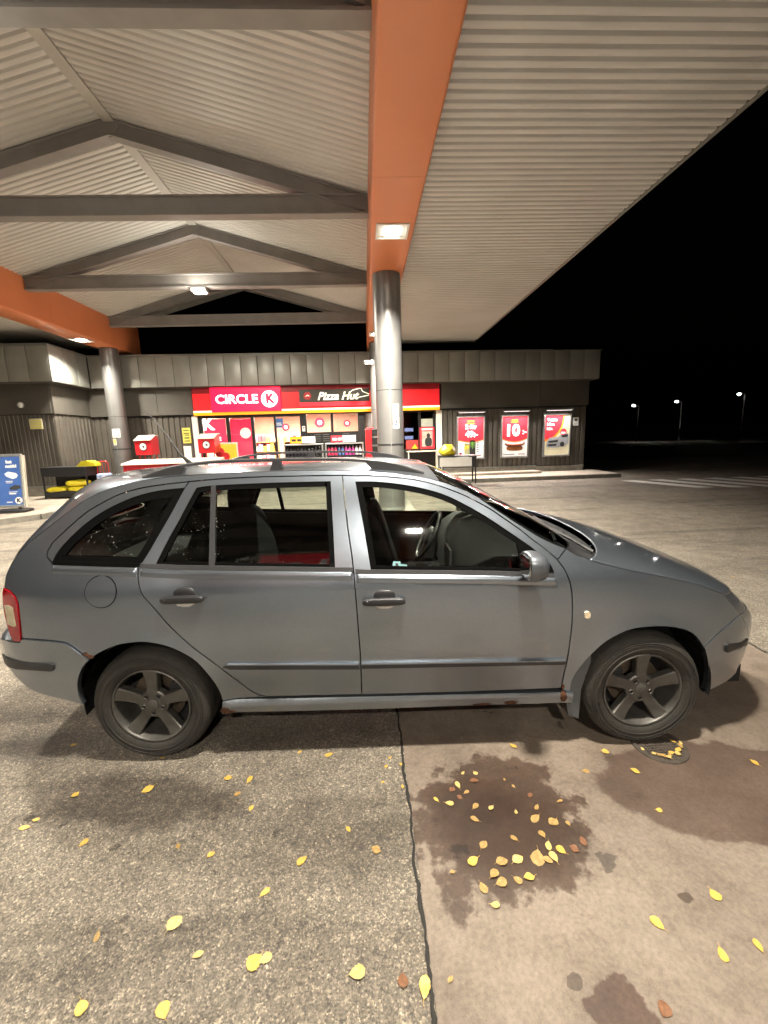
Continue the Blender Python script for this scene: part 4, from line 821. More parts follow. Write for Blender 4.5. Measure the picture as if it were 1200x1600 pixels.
# ---- lamps
tl = panel('tail_light', tail_in+cr_spline([(-.660,.924),(-.668,.84),(-.66,.76),(-.648,.69),(-.632,.660)]), off=.006, thick=.03, mats=[tail_red, tail_red], gap=.002)
panel('clear_lens', [(-.655,.842),(-.628,.846),(-.600,.835),(-.595,.745),(-.612,.740),(-.648,.748)], off=.008, thick=.006, mats=[tail_clear, tail_clear], gap=0, parent=tl[0], grid=.02)
panel('side_indicator', [(2.133,.714),(2.140,.709),(2.152,.709),(2.158,.716),(2.158,.735),(2.151,.742),(2.139,.742),(2.133,.736)], off=.010, thick=.012, mats=[pm('indicator', (.75, .66, .5), (.6, .45, .3), rough=.2, scale=60), seal_m], gap=0, grid=.02)
# ---- handles
def handle(xc, zc, door):
    for sd in (-1, 1):
        y = Wf(xc, zc); h = MB(); h.sq((xc, sd*(y+.020), zc), (.205, .030, .036), .5, .35, 20, 10); hh = obj('door_handle', h, handle_m, door if sd < 0 else car, smooth=50)
        c = MB(); c.sq((xc+.004, sd*(y-.004), zc+.014), (.108, .02, .072), .8, .8, 20, 8); obj('handle_recess', c, handle_m, hh, smooth=50)
        c = MB(); c.sq((xc+.004, sd*(y-.004), zc-.020), (.104, .022, .058), .8, .8, 20, 8); obj('handle_cup', c, cup_m, hh, smooth=50)
        c = MB(); c.sq((xc-.078, sd*(y+.030), zc), (.022, .014, .024), .8, .8, 12, 6); obj('lock_cap', c, handle_m, hh, smooth=50)
handle(.234, .868, rd[0]); handle(1.177, .828, fd[0])
# ---- rust
def blob(cx, cz, rx, rz, n=18):
    return [(cx+rx*math.cos(a)*random.uniform(.7, 1.15), cz+rz*math.sin(a)*random.uniform(.7, 1.15)) for a in np.linspace(0, 2*math.pi, n+1)[:-1]]
for (pl, off) in (([(-.283,.606),(-.262,.612),(-.252,.600),(-.226,.594),(-.222,.585),(-.240,.578),(-.262,.590)], .0022), (blob(2.060, .285, .018, .030), .030), (blob(2.060, .330, .008, .016), .0022), (blob(1.80, .257, .035, .012), .030), (blob(.372, .268, .026, .020), .030), (blob(.395, .258, .03, .009), .030), (blob(1.66, .252, .05, .006), .030)):
    panel('rust_patch', pl, off=.0062 if off == .030 else off, thick=.003, mats=[rust_m, rust_m], both=False, gap=0, grid=.012, wf=sill_wf if off == .030 else None)
# ---- upper shell: rows E (side edge x,z) -> C (centre line x,z)
def rows_interp(rows, k=5):
    A = np.array(rows, float); out = []
    for i in range(len(A)-1):
        p0, p1, p2, p3 = A[max(i-1, 0)], A[i], A[i+1], A[min(i+2, len(A)-1)]
        for j in range(k):
            t = j/k; out.append(0.5*((2*p1)+(-p0+p2)*t+(2*p0-5*p1+4*p2-p3)*t*t+(-p0+3*p1-3*p2+p3)*t**3))
    out.append(A[-1]); return out
def loft(name, rows, mats, t0=0., t1=1., n=16, off=0., k=5, thick=.0, smooth=45, parent=None, split=False, fl=.88, fb=.6, f2=.55):
    G = []
    for ex, ez, cx, cz in rows_interp(rows, k):
        y = -(Wf(ex, ez)+off); P = [np.array(p) for p in ((ex, y, ez), (ex+fb*(cx-ex), y*fl, ez+fb*(cz-ez)), (cx, y*f2, cz), (cx, 0, cz))]
        G.append([(1-t)**3*P[0]+3*(1-t)**2*t*P[1]+3*(1-t)*t*t*P[2]+t**3*P[3] for t in np.linspace(t0, t1, n+1)])
    out = []
    def build(Gx):
        mb = MB(); nr, nc = len(Gx), len(Gx[0]); mb.add([p for r_ in Gx for p in r_], [(i*nc+j, i*nc+j+1, (i+1)*nc+j+1, (i+1)*nc+j) for i in range(nr-1) for j in range(nc-1)]); return mb
    mir = lambda g: [p*np.array([1, -1, 1]) for p in g]
    if split or t1 < 0.999:
        out = [obj(name, build(G), mats, parent or car, smooth=smooth), obj(name, build([mir(g) for g in G]), mats, parent or car, smooth=smooth)]
    else:
        out = [obj(name, build([g+mir(g)[::-1][1:] for g in G]), mats, parent or car, smooth=smooth)]
    if thick:
        for o in out:
            s_ = o.modifiers.new('thickness', 'SOLIDIFY'); s_.thickness = thick; s_.offset = 0
    return out
ROOF = [(-.31,1.31,-.50,1.378),(-.22,1.358,-.42,1.418),(-.12,1.39,-.28,1.437),(0,1.412,-.08,1.446),(.2,1.428,.15,1.455),(.6,1.436,.6,1.462),(1.0,1.430,1.0,1.458),(1.2,1.415,1.18,1.452),(1.35,1.393,1.32,1.441),(1.47,1.365,1.44,1.428)]
loft('roof', ROOF, [paint]); 
loft('headlining', [(a, b_-.03, c, d-.03) for a, b_, c, d in ROOF[1:]], [headliner], off=-.03)
WS = [(1.47,1.365,1.44,1.428),(1.55,1.335,1.56,1.375),(1.635,1.296,1.67,1.325),(1.742,1.222,1.80,1.252),(1.849,1.149,1.94,1.175),(1.955,1.082,2.08,1.095),(2.057,1.037,2.20,1.022)]
loft('windscreen', WS, [glass_car], t0=.045); loft('screen_border', WS, [seal_m], t0=0, t1=.05, n=2)
loft('cowl', [(2.052,1.034,2.195,1.018),(2.10,.985,2.27,.972),(2.17,.955,2.36,.962)], [black_m], off=-.012)
HOOD = [(2.165,.982,2.36,1.000),(2.24,.960,2.43,.985),(2.324,.936,2.53,.962),(2.462,.905,2.72,.900),(2.644,.859,2.93,.815),(2.755,.819,3.04,.775),(2.838,.783,3.115,.735)]
loft('bonnet', HOOD, [paint], off=-.002, thick=.006, n=20)
FR = [(2.842,.780,3.118,.732),(2.90,.72,3.18,.69),(2.96,.66,3.225,.645)]
loft('headlight', FR, [tail_clear], t0=.24, t1=.55, n=6, off=-.004); loft('wing_corner', FR, [paint], t0=0, t1=.245, n=5); loft('grille', FR, [black_m], t0=.55, off=-.004)
loft('front_bumper', [(2.96,.66,3.24,.635),(3.03,.59,3.29,.58),(3.08,.51,3.30,.50),(3.095,.44,3.295,.42),(3.085,.38,3.285,.37),(3.06,.33,3.27,.33),(3.06,.28,3.22,.24)], [paint], off=.004)
HT = [(-.640,.668,-.80,.668),(-.652,.74,-.815,.74),(-.661,.83,-.82,.83),(-.660,.924,-.81,.925),(-.655,.985,-.785,1.0)]
loft('tailgate', HT, [paint], t0=.0); loft('tail_light', HT[:4], [tail_red], t0=0, t1=.16, n=3, off=.005)
HG = [(-.655,.985,-.785,1.0),(-.60,1.075,-.73,1.10),(-.55,1.125,-.68,1.17),(-.48,1.18,-.62,1.245),(-.40,1.24,-.56,1.31),(-.31,1.31,-.50,1.378)]
loft('tailgate_glass', HG, [glass_dark], t0=.32); loft('tailgate_frame', HG, [paint], t0=0, t1=.325, n=6)
loft('rear_bumper', [(-.593,.391,-.80,.36),(-.70,.475,-.88,.43),(-.775,.55,-.94,.54),(-.79,.59,-.945,.60),(-.775,.63,-.93,.645),(-.70,.662,-.84,.668),(-.64,.668,-.80,.668)], [paint], off=.010)
# wiper
mb = MB(); mb.tube([(2.10, .50, 1.035), (2.15, .1, 1.045), (2.13, -.38, 1.04)], .008, 6); mb.tube([(2.24, -.30, 1.0), (2.14, -.12, 1.045)], .009, 6); obj('wiper', mb, black_m, car)
mb = MB(); mb.tube([(2.08, -.58, 1.028), (2.16, -.3, 1.035), (2.19, .05, 1.035)], .008, 6); mb.tube([(2.26, -.62, .975), (2.19, -.5, 1.02), (2.14, -.36, 1.045)], .010, 6); obj('wiper', mb, black_m, car)
# ---- roof rails
for sd in (-1, 1):
    pts = cr_spline([(-.03, 1.418), (.05, 1.447), (.16, 1.472), (.30, 1.486), (.45, 1.490), (.69, 1.489), (.95, 1.483), (1.12, 1.470), (1.25, 1.449), (1.34, 1.420), (1.40, 1.398)], .03); y = sd*.545
    mb = MB(); sec = [(-.013, -.008), (-.013, .004), (-.008, .009), (.008, .009), (.013, .004), (.013, -.008)]; vs = []; n = len(sec)
    for i, (x, z) in enumerate(pts):
        q = pts[min(i+1, len(pts)-1)]; p = pts[max(i-1, 0)]; d = np.array([q[0]-p[0], q[1]-p[1]]); d /= np.linalg.norm(d); w_ = 1.0
        for a, c in sec: vs.append((x-d[1]*c, y+a*w_, z+d[0]*c))
    mb.add(vs, [(i*n+j, i*n+(j+1) % n, (i+1)*n+(j+1) % n, (i+1)*n+j) for i in range(len(pts)-1) for j in range(n)]+[tuple(range(n)), tuple(len(vs)-n+j for j in range(n))])
    rl = obj('roof_rail', mb, pm('rail_grey', (.050, .050, .053), (.04, .04, .043), rough=.38), car, smooth=40)
    for prof in ([(-.06, 1.402), (.05, 1.447), (.16, 1.470), (.19, 1.462), (.17, 1.425)], [(.615, 1.430), (.635, 1.482), (.675, 1.482), (.69, 1.430)], [(1.14, 1.425), (1.10, 1.470), (1.14, 1.466), (1.25, 1.447), (1.34, 1.418), (1.41, 1.390)]):
        mb = MB(); mb.prism(prof, 'y', y-.014, y+.014); obj('rail_foot', mb, strip_m, rl)
# ---- antenna
mb = MB(); mb.tube([(.02, -.06, 1.44), (-.02, -.06, 1.48), (-.05, -.06, 1.51)], [.018, .012, .008], 8); mb.tube([(-.05, -.06, 1.51), (-.14, -.06, 1.66), (-.24, -.06, 1.79)], [.006, .004, .002], 6); obj('antenna', mb, black_m, car)
# ---- door mirrors
for sd in (-1, 1):
    mb = MB()
    def shp(p):
        x = p.x if p.x > -.034 else -.034-(p.x+.034)*.05
        k = 1.0-.25*max(0, (p.y*sd)/.1)*(p.x > 0); return (x*k, p.y, p.z*(1-.12*max(0, p.x/.06)))
    mb.sq((1.850, sd*.905, 1.003), (.130, .165, .126), .7, .65, 28, 18, fn=shp); hs = obj('door_mirror', mb, pm('mirror_paint', (.13, .14, .16), (.11, .12, .14), rough=.35, metal=.5, coat=.5), car, smooth=55)
    mb = MB(); mb.sq((1.813, sd*.905, 1.003), (.010, .15, .095), .5, .4, 16, 8); obj('mirror_glass', mb, pm('mirror', (.6, .6, .6), rough=.05, metal=1), hs)
    mb = MB(); mb.beam((1.875, sd*.77, .952), (1.85, sd*.87, .966), .06, .035); obj('mirror_arm', mb, handle_m, hs)
# ---- wheels
def wheel(x, sd):
    w = empty('wheel', (x, 0, .298)); w.parent = car; ny = sd
    def Y(v): return ny*v
    def prof(L): return [(r_, Y(h)) for r_, h in L]
    mb = MB(); mb.lathe(prof([(.196, .786), (.206, .800), (.225, .806), (.248, .809), (.268, .804), (.283, .792), (.292, .775), (.2955, .755), (.2975, .70), (.2955, .645), (.29, .625), (.268, .60), (.24, .597), (.203, .615)]), (0, 0, 0), 'y', 72); ty = obj('tyre', mb, rubber, w, smooth=50)
    mb = MB()
    for r_ in (.232, .252, .262): mb.lathe(prof([(r_-.0015, .8075), (r_, .8105), (r_+.0015, .8075)]), (0, 0, 0), 'y', 72)
    obj('sidewall_ring', mb, rubber, ty, smooth=60)
    mb = MB()
    for k in range(64):
        a = 2*math.pi*k/64; ca, sa = math.cos(a), math.sin(a); ca2, sa2 = math.cos(a+.055), math.sin(a+.055)
        q = [(.2935, .779), (.2985, .757), (.299, .722), (.2965, .722), (.291, .775)]
        vs = [(r_*ca, Y(h), r_*sa) for r_, h in q[:3]]+[(r_*ca2, Y(h), r_*sa2) for r_, h in q[:3]]
        mb.add(vs, [(0, 1, 4, 3), (1, 2, 5, 4)])
    o = obj('tread_block', mb, rubber, ty); o['kind'] = 'stuff'
    mb = MB(); mb.lathe(prof([(.197, .784), (.197, .794), (.193, .797), (.188, .795), (.184, .785), (.180, .74), (.172, .66), (.168, .62)]), (0, 0, 0), 'y', 72); rm = obj('rim', mb, rim_m, w, smooth=40)
    rot0 = R(88) if x < 1 else R(90)
    for k in range(5):
        a0 = rot0+2*math.pi*k/5; mb = MB(); st = []
        for r_, hw, yo in ((.028, .030, .778), (.055, .0285, .776), (.085, .0275, .774), (.12, .0295, .776), (.155, .033, .781), (.176, .0365, .786), (.1905, .040, .789)):
            st.append((r_, hw, yo))
        vs = []
        for r_, hw, yo in st:
            for s_, yy, hk in ((-1, yo-.040, 1.0), (-1, yo-.006, 1.0), (-1, yo, .86), (1, yo, .86), (1, yo-.006, 1.0), (1, yo-.040, 1.0)):
                tx, tz = r_, s_*hw*hk; vs.append((tx*math.cos(a0)-tz*math.sin(a0), Y(yy), tx*math.sin(a0)+tz*math.cos(a0)))
        n = 6; mb.add(vs, [(i*n+j, i*n+j+1, (i+1)*n+j+1, (i+1)*n+j) for i in range(len(st)-1) for j in range(n-1)]); obj('spoke', mb, rim_m, rm, smooth=30)
        ab = a0+math.pi/5*0+R(0); bx, bz = .050*math.cos(ab+math.pi/5), .050*math.sin(ab+math.pi/5)
        mb = MB(); mb.lathe(prof([(.0, .7782), (.0085, .7782)]), (bx, 0, bz), 'y', 14); mb.lathe(prof([(.0085, .7784), (.011, .781), (.0125, .7784)]), (bx, 0, bz), 'y', 14, mi=1); obj('bolt_hole', mb, [dark_m, rim_m], rm)
    mb = MB(); mb.lathe(prof([(.0, .776), (.068, .776), (.075, .770), (.078, .74)]), (0, 0, 0), 'y', 40); obj('hub', mb, rim_m, rm, smooth=40)
    mb = MB(); mb.lathe(prof([(.0, .787), (.022, .786), (.029, .783), (.031, .776)]), (0, 0, 0), 'y', 32); obj('centre_cap', mb, rim_m, rm, smooth=40)
    mb = MB(); mb.lathe(prof([(.06, .700), (.132, .700), (.132, .685)]), (0, 0, 0), 'y', 40); obj('brake_disc', mb, disc_m, w)
    mb = MB(); mb.lathe(prof([(.0, .66), (.18, .66)]), (0, 0, 0), 'y', 40); obj('wheel_back', mb, dark_m, w)
    if sd < 0:
        mb = MB(); mb.sq((.095 if x < 1 else -.095, Y(.712), .03), (.06, .05, .12), .5, .5, 12, 8); obj('brake_caliper', mb, dark_m, w)
for x in (0.0, 2.462):
    for sd in (-1, 1): wheel(x, sd)
# ---- wheel wells, underbody
for x in (0.0, 2.462):
    for sd in (-1, 1):
        mb = MB(); r_ = .352; mb.lathe([(r_, sd*.775), (r_+.012, sd*.60), (r_+.012, sd*.50)], (x+.005, 0, .30), 'y', 40, a0=R(-9), a1=R(189)); mb.lathe([(0.0, sd*.5), (r_+.012, sd*.5)], (x, 0, .30), 'y', 40); obj('wheel_liner', mb, trim_in, car)
mb = MB(); mb.box(-.60, 3.08, -.5, .5, .20, .30); mb.box(.38, 2.08, -.72, .72, .20, .30); mb.box(-.62, -.36, -.55, .55, .33, .38); mb.box(2.83, 3.1, -.62, .62, .22, .32); obj('underbody', mb, trim_in, car)
mb = MB(); mb.tube([(.45, -.60, .16), (.1, -.45, .17), (-.6, -.35, .24)], .03, 8); obj('exhaust', mb, dark_m, car)
mb = MB(); mb.prism([(2.08,.30),(2.098,.305),(2.10,.36),(2.125,.43),(2.16,.50),(2.20,.545),(2.20,.45),(2.16,.30),(2.155,.14),(2.10,.16)], 'y', -.775, -.757); obj('mud_flap', mb, pm('liner_grey', (.085, .09, .098), rough=.5), car)
# ---- interior
mb = MB(); mb.box(-.62, 2.2, -.66, .66, .29, .33); mb.box(2.10, 2.16, -.7, .7, .33, .98); mb.box(-.66, -.58, -.6, .6, .33, .72); obj('cabin_floor', mb, trim_in, car)
mb = MB(); mb.box(-.60, .14, -.62, .62, .86, .875); obj('parcel_shelf', mb, trim_in, car)
def seat(x, y, w_, rear=False):
    rt = Matrix.Rotation(R(-16), 3, 'Y'); st = empty('seat', (x, y, .33)); st.parent = car
    mb = MB(); mb.sq((.02, 0, .20), (.50, w_, .20), .4, .35, 20, 10); obj('cushion', mb, fabric, st, smooth=60)
    mb = MB(); mb.sq((-.26, 0, .50), (.16, w_, .62), .45, .4, 20, 14, rot=rt); mb.v = mb.v; obj('backrest', mb, fabric, st, smooth=60)
    hs = (0,) if not rear else (-.32, 0.32)
    for hy in hs:
        mb = MB(); mb.sq((-.37, hy, .855), (.10, .27, .19), .6, .55, 18, 12, rot=None); hr = obj('headrest', mb, fabric, st, smooth=60)
        mb = MB(); [mb.tube([(-.345, hy+a, .70), (-.365, hy+a, .82)], .007, 6) for a in (-.06, .06)]; obj('headrest_post', mb, alu_m, hr)
seat(1.42, -.36, .50); seat(1.42, .36, .50); seat(.52, 0, 1.20, True)
DB = [(1.60,.60),(1.62,.78),(1.66,.90),(1.76,.965),(1.95,.985),(2.16,.97),(2.16,.45),(1.72,.42)]
mb = MB(); mb.prism(DB, 'y', -.70, .70); obj('dashboard', mb, trim_in, car, smooth=40)
mb = MB(); mb.prism([(1.604,.70),(1.612,.80),(1.622,.80),(1.614,.70)], 'y', -.62, -.50); mb.prism([(1.596,.52),(1.606,.86),(1.62,.86),(1.61,.52)], 'y', -.10, .10); obj('centre_console', mb, strip_m, car)
mb = MB()
for k in range(5): mb.box(1.600, 1.606, -.60+k*.022, -.590+k*.022, .72, .78)
obj('air_vent', mb, alu_m, car)
sw = empty('steering_wheel', (1.52, .36, .86)); sw.parent = car; sw.rotation_euler = (0, R(-62), 0)
mb = MB(); mb.tube([(.185*math.cos(a), .185*math.sin(a), 0) for a in np.linspace(0, 2*math.pi, 33)], .014, 8, caps=False); obj('wheel_ring', mb, black_m, sw, smooth=60)
mb = MB(); mb.sq((0, 0, -.01), (.14, .12, .05), .6, .6, 14, 8); mb.box(-.02, .02, -.18, .18, -.015, .0); mb.box(-.18, 0, -.018, .018, -.015, 0); obj('wheel_boss', mb, black_m, sw, smooth=50)
mb = MB(); mb.tube([(1.45, -.06, .58), (1.48, -.06, .70)], .012, 8); mb.sq((1.485, -.06, .725), (.045, .045, .06), .7, .7, 12, 8); obj('gear_lever', mb, black_m, car, smooth=50)
mb = MB(); mb.sq((1.60, .0, 1.30), (.03, .24, .06), .5, .4, 14, 8); obj('interior_mirror', mb, black_m, car)
mb = MB(); mb.tube([(1.02, .70, 1.25), (1.05, .62, .95), (1.08, .60, .6)], .018, 6); mb.tube([(1.02, -.665, 1.22), (1.05, -.64, .95), (1.08, -.62, .6)], .014, 6); obj('seat_belt', mb, strip_m, car)
mb = MB(); mb.sq((1.12, -.50, .93), (.12, .2, .08), .8, .7, 14, 8); obj('bundled_cloth', mb, pm('cloth_brown', (.06, .04, .03), rough=.9), car)
# ---- sticker on the front window
stk = pm('sticker_blue', (.22, .42, .45), (.16, .33, .37), rough=.5)
panel('window_sticker', [(1.222,.962),(1.290,.960),(1.293,.985),(1.262,.988),(1.262,1.000),(1.228,1.001),(1.224,.985)], off=-.0095, thick=0, mats=[stk], both=False, gap=0, grid=.02, parent=fd[0])
panel('sticker_mark', [(1.236,.966),(1.256,.965),(1.250,.992),(1.238,.994)], off=-.0088, thick=0, mats=[ink], both=False, gap=0, grid=.02, parent=fd[0])

# ---- rain drops on the rear side windows, sparkle painted in as a whitish colour
drop_m = pm('rain_drop', (.75, .75, .72), (.7, .7, .68), rough=.05, coat=1.0); random.seed(3); mb = MB(); _pr, _pq = offset_poly(open_r, .03), offset_poly(qloop, .04)
for k in range(230):
    if k % 2: x, z = random.uniform(.12, .42), random.uniform(1.03, 1.36)
    else: x, z = random.uniform(-.3, .18), random.uniform(1.06, 1.33)
    if not (inside((x, z), _pr) or inside((x, z), _pq)): continue
    r_ = random.choice((.0008, .001, .0012, .0018)); mb.sq((x, -(Wf(x, z)-.0105), z), (2*r_, r_, 2*r_*random.uniform(1, 1.6)), 1, 1, 6, 4)
o = obj('rain_drops', mb, drop_m, car, smooth=80); o['kind'] = 'stuff'
# ================================================================ things round the shop
# A-board on the left
ab = empty('pavement_sign', (-8.28, 10.05, .118), R(4), 'blue pavement sign in a silver frame on black base at the left edge', 'sign')
blue = pm('sign_blue', (.045, .10, .30), (.06, .13, .36), scale=2.5, rough=.35)
sg = empty('board', (0, 0, .10)); sg.parent = ab; sg.rotation_euler = (R(-7), 0, 0)
mb = MB(); mb.box(-.36, .36, -.012, .02, .06, 1.17); obj('sheet', mb, blue, sg)
for a, c, z0, z1 in ((-.40, .40, 1.17, 1.23), (-.40, .40, .0, .06), (-.40, -.36, .06, 1.17), (.36, .40, .06, 1.17)):
    mb = MB(); mb.bbox(a, c, -.028, .028, z0, z1, .008); obj('frame_bar', mb, alu_m, sg)
mb = MB(); mb.bbox(.402, .43, .0, .07, .02, 1.20, .006); obj('rear_frame', mb, beige_lid, sg)
text('lettering', 'kat', .10, white_m, sg, (.13, -.018, 1.05), bold=.004); text('lettering', 'nattid', .10, white_m, sg, (.17, -.018, .95), bold=.004)
mb = MB(); mb.prism([(.02, .78), (.10, .83), (.26, .79), (.30, .74), (.26, .68), (.18, .66), (.06, .72)], 'y', -.018, -.0125); obj('printed_box', mb, white_m, sg); mb = MB(); mb.prism([(.10, .46), (.22, .52), (.33, .50), (.34, .44), (.22, .41), (.11, .42)], 'y', -.018, -.0125); obj('printed_tool', mb, ink, sg)
mb = MB(); mb.box(.03, .18, -.016, -.0125, .60, .615); mb.box(.04, .17, -.016, -.0125, .565, .58); mb.box(.08, .26, -.016, -.0125, .355, .367); mb.box(.09, .23, -.016, -.0125, .31, .335); mb.box(.02, .14, -.016, -.0125, .12, .14); obj('small_print', mb, white_m, sg)
mb = MB(); mb.lathe([(0, 0), (.078, 0), (.078, .004)], (.275, -.018, .16), 'y', 26); obj('white_disc', mb, white_m, sg); text('letter_k', 'K', .12, ink, sg, (.278, -.024, .16), bold=.006)
mb = MB(); mb.sq((.12, -.02, .035), (.80, .42, .07), .35, .5, 28, 8); obj('rubber_base', mb, black_m, ab, smooth=50); mb = MB(); mb.box(-.22, -.17, -.01, .02, .05, .13); mb.box(.25, .30, -.01, .02, .05, .13); obj('foot', mb, black_m, ab)
# rack with yellow sacks
rk = empty('sack_rack', (-8.45, 12.6, .118), R(-3), 'low black metal rack holding yellow sacks by the left block', 'rack')
mb = MB(); [mb.beam((x, y, 0), (x, y, .86), .035, .035, up=(0, 1, 0)) for x in (-.62, .62) for y in (-.25, .25)]; obj('post', mb, black_m, rk)
mb = MB(); mb.box(-.62, .62, -.26, .26, .12, .16); obj('lower_shelf', mb, black_m, rk); mb = MB(); mb.bbox(-.64, .64, -.28, .28, .62, .88, .01); obj('upper_box', mb, black_m, rk); mb = MB(); mb.box(-.62, .62, -.27, -.25, .05, .22); obj('front_rail', mb, black_m, rk); mb = MB(); mb.box(-.62, .62, .24, .26, .1, .8); obj('back_panel', mb, black_m, rk)
def sack(x, y, z, s, rz, label, m=yellow_bag, g='yellow sacks on the rack'):
    random.seed(int(abs(x*977+z*313)) % 1000); ph1, ph2 = random.uniform(0, 6), random.uniform(0, 6)
    def fn(p): return (p.x*(1+.06*math.sin(p.y*18+ph1)), p.y*(1+.08*math.sin(p.x*11+ph2)), p.z*(1+.18*math.sin(p.x*13+ph1)*math.cos(p.y*15+ph2)))
    mb = MB(); mb.sq((0, 0, s[2]/2), s, .75, .45, 28, 14, fn=fn); o = obj('yellow_sack', mb, m, None, (x, y, z), (0, 0, rz), smooth=60); tag(o, label, 'sack', g); return o
sack(-8.76, 12.52, .278, (.56, .40, .17), .06, 'flat yellow sack at the left of the low rack'); sack(-8.17, 12.50, .278, (.54, .40, .17), -.05, 'yellow sack lying at the right end of the low rack'); sack(-8.20, 12.52, .445, (.58, .38, .18), .08, 'upper yellow sack stacked on another in the low rack')
# hand truck, tub
ht = empty('red_trolley', (-7.62, 12.75, .118), R(5), 'small red tube trolley standing left of the red chest', 'trolley')
mb = MB(); mb.tube(cr_spline([(-.15, 0, 0), (-.15, 0, .95), (-.10, 0, 1.0), (.10, 0, 1.0), (.15, 0, .95), (.15, 0, 0)], .06) if False else [(-.15, 0, 0), (-.15, 0, .95), (-.11, 0, .995), (.11, 0, .995), (.15, 0, .95), (.15, 0, 0)], .014, 8); obj('frame', mb, red_paint, ht, smooth=60)
for k in range(3): mb = MB(); mb.tube([(-.08+.08*k, 0, .55), (-.08+.08*k, 0, .97)], .008, 6); obj('bar', mb, red_paint, ht)
mb = MB(); mb.tube([(-.15, 0, .55), (.15, 0, .55)], .010, 6); mb.tube([(-.15, 0, .25), (.15, 0, .25)], .010, 6); obj('crossbar', mb, red_paint, ht)
for a in (-.16, .16): mb = MB(); mb.lathe([(0, -.02), (.09, -.02), (.10, 0), (.09, .02), (0, .02)], (a, .08, .10), 'x', 20); obj('wheel', mb, black_m, ht)
mb = MB(); mb.sq((0, 0, .12), (.34, .3, .24), .4, .4, 18, 8); tb = obj('blue_white_pack', mb, [pm('pack_bw', (.7, .72, .78), (.12, .2, .5), scale=7, rough=.4)], None, (-7.42, 12.45, .55), smooth=50); tag(tb, 'white and blue plastic pack between trolley and red chest', 'pack')
mb = MB(); mb.box(-.18, .18, -.16, .16, 0, .425); ct = obj('crate', mb, [shelf_m], None, (-7.42, 12.45, .12)); tag(ct, 'brown crate carrying the white and blue pack', 'crate')
mb = MB(); mb.prism([(-.26, 0), (-.10, .15), (.05, .16), (.24, .08), (.26, .0)], 'y', -.15, .15); ys = obj('yellow_hood', mb, yellow_bag, None, (-7.92, 12.62, .998)); tag(ys, 'small pale yellow cover on top of the rack behind the trolley', 'cover')
# red chest(s) with beige lid
def chest(x0, x1, y, label):
    w_ = x1-x0; t = empty('red_chest', (x0+w_/2, y, .118), BA, label, 'chest', 'red chests in front of the shop')
    mb = MB(); mb.bbox(-w_/2, w_/2, -.35, .35, 0, .86, .015); obj('body', mb, red_paint, t)
    mb = MB(); mb.prism([(-.40, .862), (-.38, .905), (.36, .985), (.40, .985), (.40, .862)], 'x', -w_/2-.03, w_/2+.03); obj('lid', mb, beige_lid, t)
    n = max(2, int(w_/.62))
    for k in range(n):
        xa = -w_/2+.1+k*(w_-.1)/n; xb = xa+(w_-.1)/n-.10; mb = MB()
        for a, c, z0, z1 in ((xa, xb, .74, .765), (xa, xb, .14, .165), (xa, xa+.025, .165, .74), (xb-.025, xb, .165, .74)): mb.bbox(a, c, -.372, -.348, z0, z1, .006)
        obj('panel_frame', mb, red_paint, t)
chest(-7.05, -5.72, 13.1, 'left red chest with sloping beige lid beside the trolley'); chest(-5.68, -4.4, 13.15, 'right red chest with sloping beige lid behind the car aerial')
# red boxes on legs
def red_bin(x, y, label):
    t = empty('red_box_stand', (x, y, .118), R(-6), label, 'box stand', 'red boxes on legs')
    mb = MB(); mb.prism([(-.20, 1.12), (-.20, 1.55), (.05, 1.68), (.20, 1.68), (.20, 1.12)], 'x', -.26, .26); obj('body', mb, red_paint, t)
    mb = MB(); mb.prism([(-.23, 1.555), (-.23, 1.575), (.05, 1.715), (.22, 1.715), (.22, 1.69), (.05, 1.69)], 'x', -.275, .275); obj('lid', mb, beige_lid, t)
    mb = MB(); mb.lathe([(0, 0), (.105, 0), (.105, .01)], (0, -.212, 1.37), 'y', 26); obj('emblem_disc', mb, white_m, t); mb = MB(); mb.lathe([(.105, 0), (.125, -.004), (.125, .01)], (0, -.212, 1.37), 'y', 26); obj('emblem_ring', mb, black_m, t); mb = MB(); mb.prism([(-.03, 1.36), (.0, 1.41), (.05, 1.38), (.03, 1.33)], 'y', -.220, -.2135); obj('emblem_mark', mb, ink, t)
    for a in (-1, 1):
        for c in (-1, 1): mb = MB(); mb.tube([(a*.19, c*.12, 1.14), (a*.24, c*.24, 0)], .018, 6); obj('leg', mb, red_paint, t)
    mb = MB(); mb.tube([(.0, -.24, .9), (.24, -.22, .93), (.24, .22, .93)], .012, 6); obj('brace', mb, red_paint, t)
red_bin(-6.78, 13.75, 'left red box on splayed legs with a round emblem, behind the chest'); red_bin(-4.85, 13.7, 'right red box on splayed legs with a round emblem, before the entrance')
t = empty('yellow_stand', (-4.42, 14.0, .118), R(6), 'yellow advert stand with red balloon shapes beside the right red box', 'stand')
mb = MB(); mb.bbox(-.34, .34, -.02, .02, .35, 1.42, .01); obj('frame', mb, beige_lid, t); mb = MB(); mb.box(-.30, .30, -.026, -.021, .4, 1.37); obj('sheet', mb, pm('ad_yellow', (.75, .42, .03), (.7, .38, .03), rough=.4, emit=(.8, .4, .02), es=.12), t); mb = MB(); mb.lathe([(0, 0), (.15, 0), (.15, .006)], (-.22, -.034, 1.12), 'y', 22); mb.lathe([(0, 0), (.13, 0), (.13, .006)], (-.05, -.036, .98), 'y', 22); obj('red_disc', mb, red_paint, t); mb = MB(); [mb.tube([(a, 0, 0), (a*.9, 0, .4)], .015, 6) for a in (-.3, .3)]; obj('leg', mb, alu_m, t)
